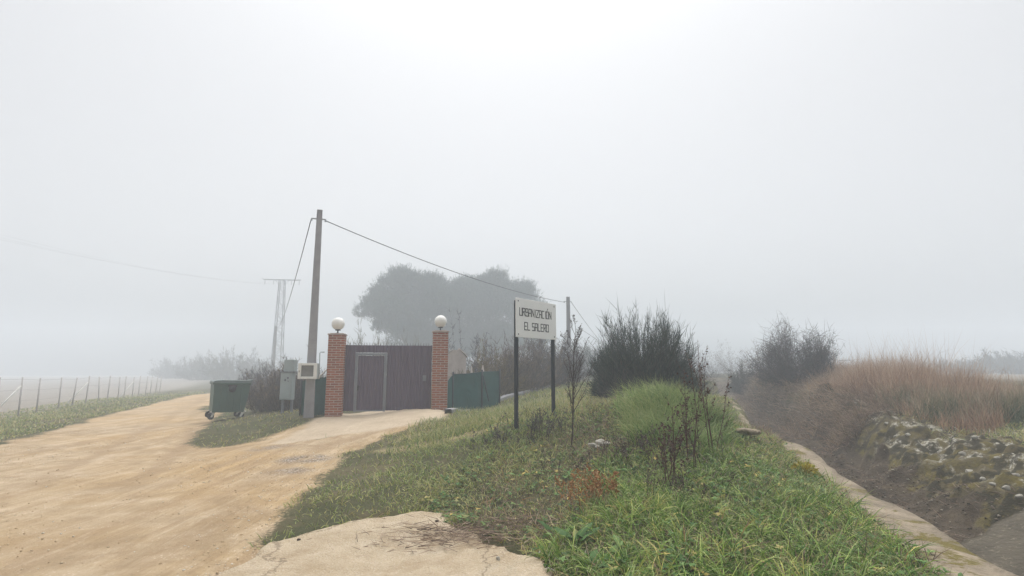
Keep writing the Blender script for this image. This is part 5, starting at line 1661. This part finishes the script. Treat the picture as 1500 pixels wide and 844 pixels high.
p = hit(1075, 640); p = np.array([p[0], p[1], gz(p[0], p[1])])
# brown dead weeds in the middle of the berm and under the board
for i, (px_, py_, nst_, hh, lab, mm) in enumerate(((940, 672, 26, .34, 'dark brown dead weeds in the middle of the berm', M_TWIG), (775, 640, 22, .42, 'purplish dead weeds at the foot of the left board post', M_TWIG), (800, 632, 20, .42, 'purplish dead weeds between the two board posts', M_TWIG),
                                                   (740, 652, 14, .26, 'small dead weeds before the left board post', M_TWIG), (835, 690, 12, .25, 'low dead weeds below the sapling', M_TWIG), (985, 668, 22, .34, 'grey brown dead weeds before the right side of the mound', M_TWIG), (1000, 725, 14, .3, 'dark dead weeds at the base of the dock stalks', M_TWIG))):
    p = hit(px_, py_); p = np.array([p[0], p[1], gz(p[0], p[1])])
    rs = np.random.default_rng(150 + i)
    st = [(rs.normal(0, .24), rs.normal(0, .18), rs.uniform(0, 6.28), rs.uniform(.05, .6), hh * rs.uniform(.5, 1.1), .0035) for _ in range(nst_)]
    stalk_plant('dead_weed', lab, 'weed', p, st, mm, M_GREYB if i in (1, 2, 3) else M_BROWN, 160 + i, 'dead weeds on the berm', 4, 7, (.4, .9), .42, 1, seed_len=.018)
# rust coloured plant
p = hit(878, 742); p = np.array([p[0], p[1], gz(p[0], p[1])])
rs = np.random.default_rng(170)
st = [(rs.normal(0, .16), rs.normal(0, .12), rs.uniform(0, 6.28), rs.uniform(.05, .7), rs.uniform(.2, .42), .003) for _ in range(20)]
stalk_plant('rust_weed', 'rusty orange dead plant in the near berm grass', 'weed', p, st, M_RUST, M_RUST, 171, None, 9, 9, (.4, .9), .45, 1, seed_len=.02)


# broad leaved docks by the pad
def rosette(label, p, nl, size, seed, group, mat=M_WEED, name='broadleaf_weed'):
    rs = np.random.default_rng(seed)
    vs, fs, tint, al = [], [], [], []
    for j in range(nl):
        az = 6.28 * j / nl * 1.618 + rs.uniform(-.3, .3); L = size * rs.uniform(.5, 1.1); w = L * rs.uniform(.34, .46)
        lean = rs.uniform(.5, 1.3); ti = rs.random()
        q = np.array(p, float) + np.array([rs.normal(0, .05), rs.normal(0, .05), 0]); n0 = len(vs)
        K = 7
        for i in range(K):
            f = i / (K - 1)
            a = lean + .9 * f
            q2 = q
            wd = w * (.08 if f < .2 else math.sin(math.pi * min(1, (f - .12) / .88)) ** .7) * (1 + .15 * math.sin(9 * f + j))
            d = np.array([math.sin(a) * math.cos(az), math.sin(a) * math.sin(az), math.cos(a)])
            sd = np.array([-math.sin(az), math.cos(az), 0]); nm = np.cross(d, sd)
            wav = .08 * w * math.sin(12 * f + j)
            vs += [q - sd * wd * .5 + nm * (-.22 * wd + wav), q + nm * 0, q + sd * wd * .5 + nm * (-.22 * wd - wav)]
            tint += [ti] * 3; al += [f] * 3
            q = q + d * L / (K - 1)
        for i in range(K - 1):
            b = n0 + 3 * i
            fs += [(b, b + 1, b + 4, b + 3), (b + 1, b + 2, b + 5, b + 4)]
    o = raw_mesh(name, np.array(vs), [np.array(fs)], mat, None, dict(tint=tint, along=al), True)
    return tag(o, label, 'weed', group)


for i, (a, b, nl, s, lab) in enumerate(((850, 800, 9, .26, 'largest broad leaved green dock in the near grass'), (815, 790, 7, .20, 'broad leaved green weed at the right tip of the pad'), (868, 836, 8, .2, 'broad leaved green weed at the bottom edge below the dock'), (905, 815, 6, .17, 'small broad leaved weed right of the largest dock'),
                                        (920, 690, 6, .16, 'small leafy weed beside the rusty plant'), (650, 706, 7, .13, 'low dark rosette weed in the verge turf above the pad'), (770, 700, 6, .13, 'low rosette weed in the turf below the board'))):
    p = hit(a, b); p = np.array([p[0], p[1], gz(p[0], p[1]) + .01])
    rosette(lab, p, nl, s, 180 + i, 'broad leaved weeds')
# yellow plant at the ditch edge
p = hit(1178, 698); p = np.array([p[0], p[1], gz(p[0], p[1])])
M_YEL = mat_leaf('yellow_leaf', [(0, (0.297, 0.2565, 0.0405)), (0.6, (0.567, 0.4455, 0.0675)), (1, (0.216, 0.27, 0.0675))], trans=.2)
rs = np.random.default_rng(190)
n = 260
u = unit(rs.normal(0, 1, (n, 3))); u[:, 2] = np.abs(u[:, 2])
o = blades('yellow_plant', p + u * np.array([.16, .12, .13]) * rs.uniform(.5, 1, (n, 1)), u, rs.uniform(.04, .08, n), rs.uniform(0, .6, n), rs.uniform(.02, .035, n), rs.random(n), M_YEL, 3, [.4, 1, .8])
tag(o, 'yellow leaved small plant at the ditch edge wall', 'plant')

# ------------------------------------------------------------------ air, sky and light
hz, nt, out = nodes_of('fog_air')
pv = N(nt, 'ShaderNodeVolumePrincipled')
pv.inputs['Color'].default_value = (.878, .937, 1.0, 1)
pv.inputs['Density'].default_value = .0080
pv.inputs['Anisotropy'].default_value = 0.15
nt.links.new(pv.outputs[0], out.inputs['Volume'])
mb = MB(); mb.box((0, 95, 8.7), (436, 256, 20.6))
hzo = mb.build('haze', hz)
tag(hzo, 'pale winter fog over the whole place', 'fog', kind='stuff')

SUN_EL, SUN_AZ = 72, 0        # elevation; azimuth the light comes from (degrees clockwise from +Y)
w = bpy.data.worlds.new('World'); scene.world = w; w.use_nodes = True
nt = w.node_tree; nt.nodes.clear()
wo = nt.nodes.new('ShaderNodeOutputWorld'); bg = nt.nodes.new('ShaderNodeBackground')
sk = nt.nodes.new('ShaderNodeTexSky'); sk.sky_type = 'NISHITA'; sk.sun_disc = False
sk.sun_elevation = R(SUN_EL); sk.sun_rotation = R(SUN_AZ)
sk.air_density = 1.0; sk.dust_density = 5.0; sk.ozone_density = 1.0
hs = nt.nodes.new('ShaderNodeHueSaturation'); hs.inputs['Saturation'].default_value = .11
nt.links.new(sk.outputs[0], hs.inputs['Color']); nt.links.new(hs.outputs[0], bg.inputs['Color'])
bg.inputs['Strength'].default_value = .112
nt.links.new(bg.outputs[0], wo.inputs['Surface'])
sd_ = bpy.data.lights.new('sun', 'SUN'); sd_.energy = 1.55; sd_.angle = R(90); sd_.color = (1, .975, .94)
so = bpy.data.objects.new('sun', sd_); COL.objects.link(so)
az = R(SUN_AZ)
dv = Vector((math.sin(az) * math.cos(R(SUN_EL)), math.cos(az) * math.cos(R(SUN_EL)), math.sin(R(SUN_EL))))
so.rotation_euler = (-dv).to_track_quat('-Z', 'Y').to_euler()
so.location = (0, 0, 30)

# ------------------------------------------------------------------ render settings
scene.render.engine = 'CYCLES'
scene.view_settings.view_transform = 'Standard'
scene.view_settings.look = 'None'
scene.view_settings.gamma = 1
scene.view_settings.exposure = 0.63
cy = scene.cycles
cy.use_denoising = True
try:
    cy.denoiser = 'OPENIMAGEDENOISE'
except Exception:
    pass
cy.max_bounces = 6; cy.diffuse_bounces = 2; cy.glossy_bounces = 1; cy.transmission_bounces = 3; cy.volume_bounces = 2; cy.transparent_max_bounces = 4
cy.sample_clamp_indirect = 4
cy.use_adaptive_sampling = True; cy.adaptive_threshold = .02
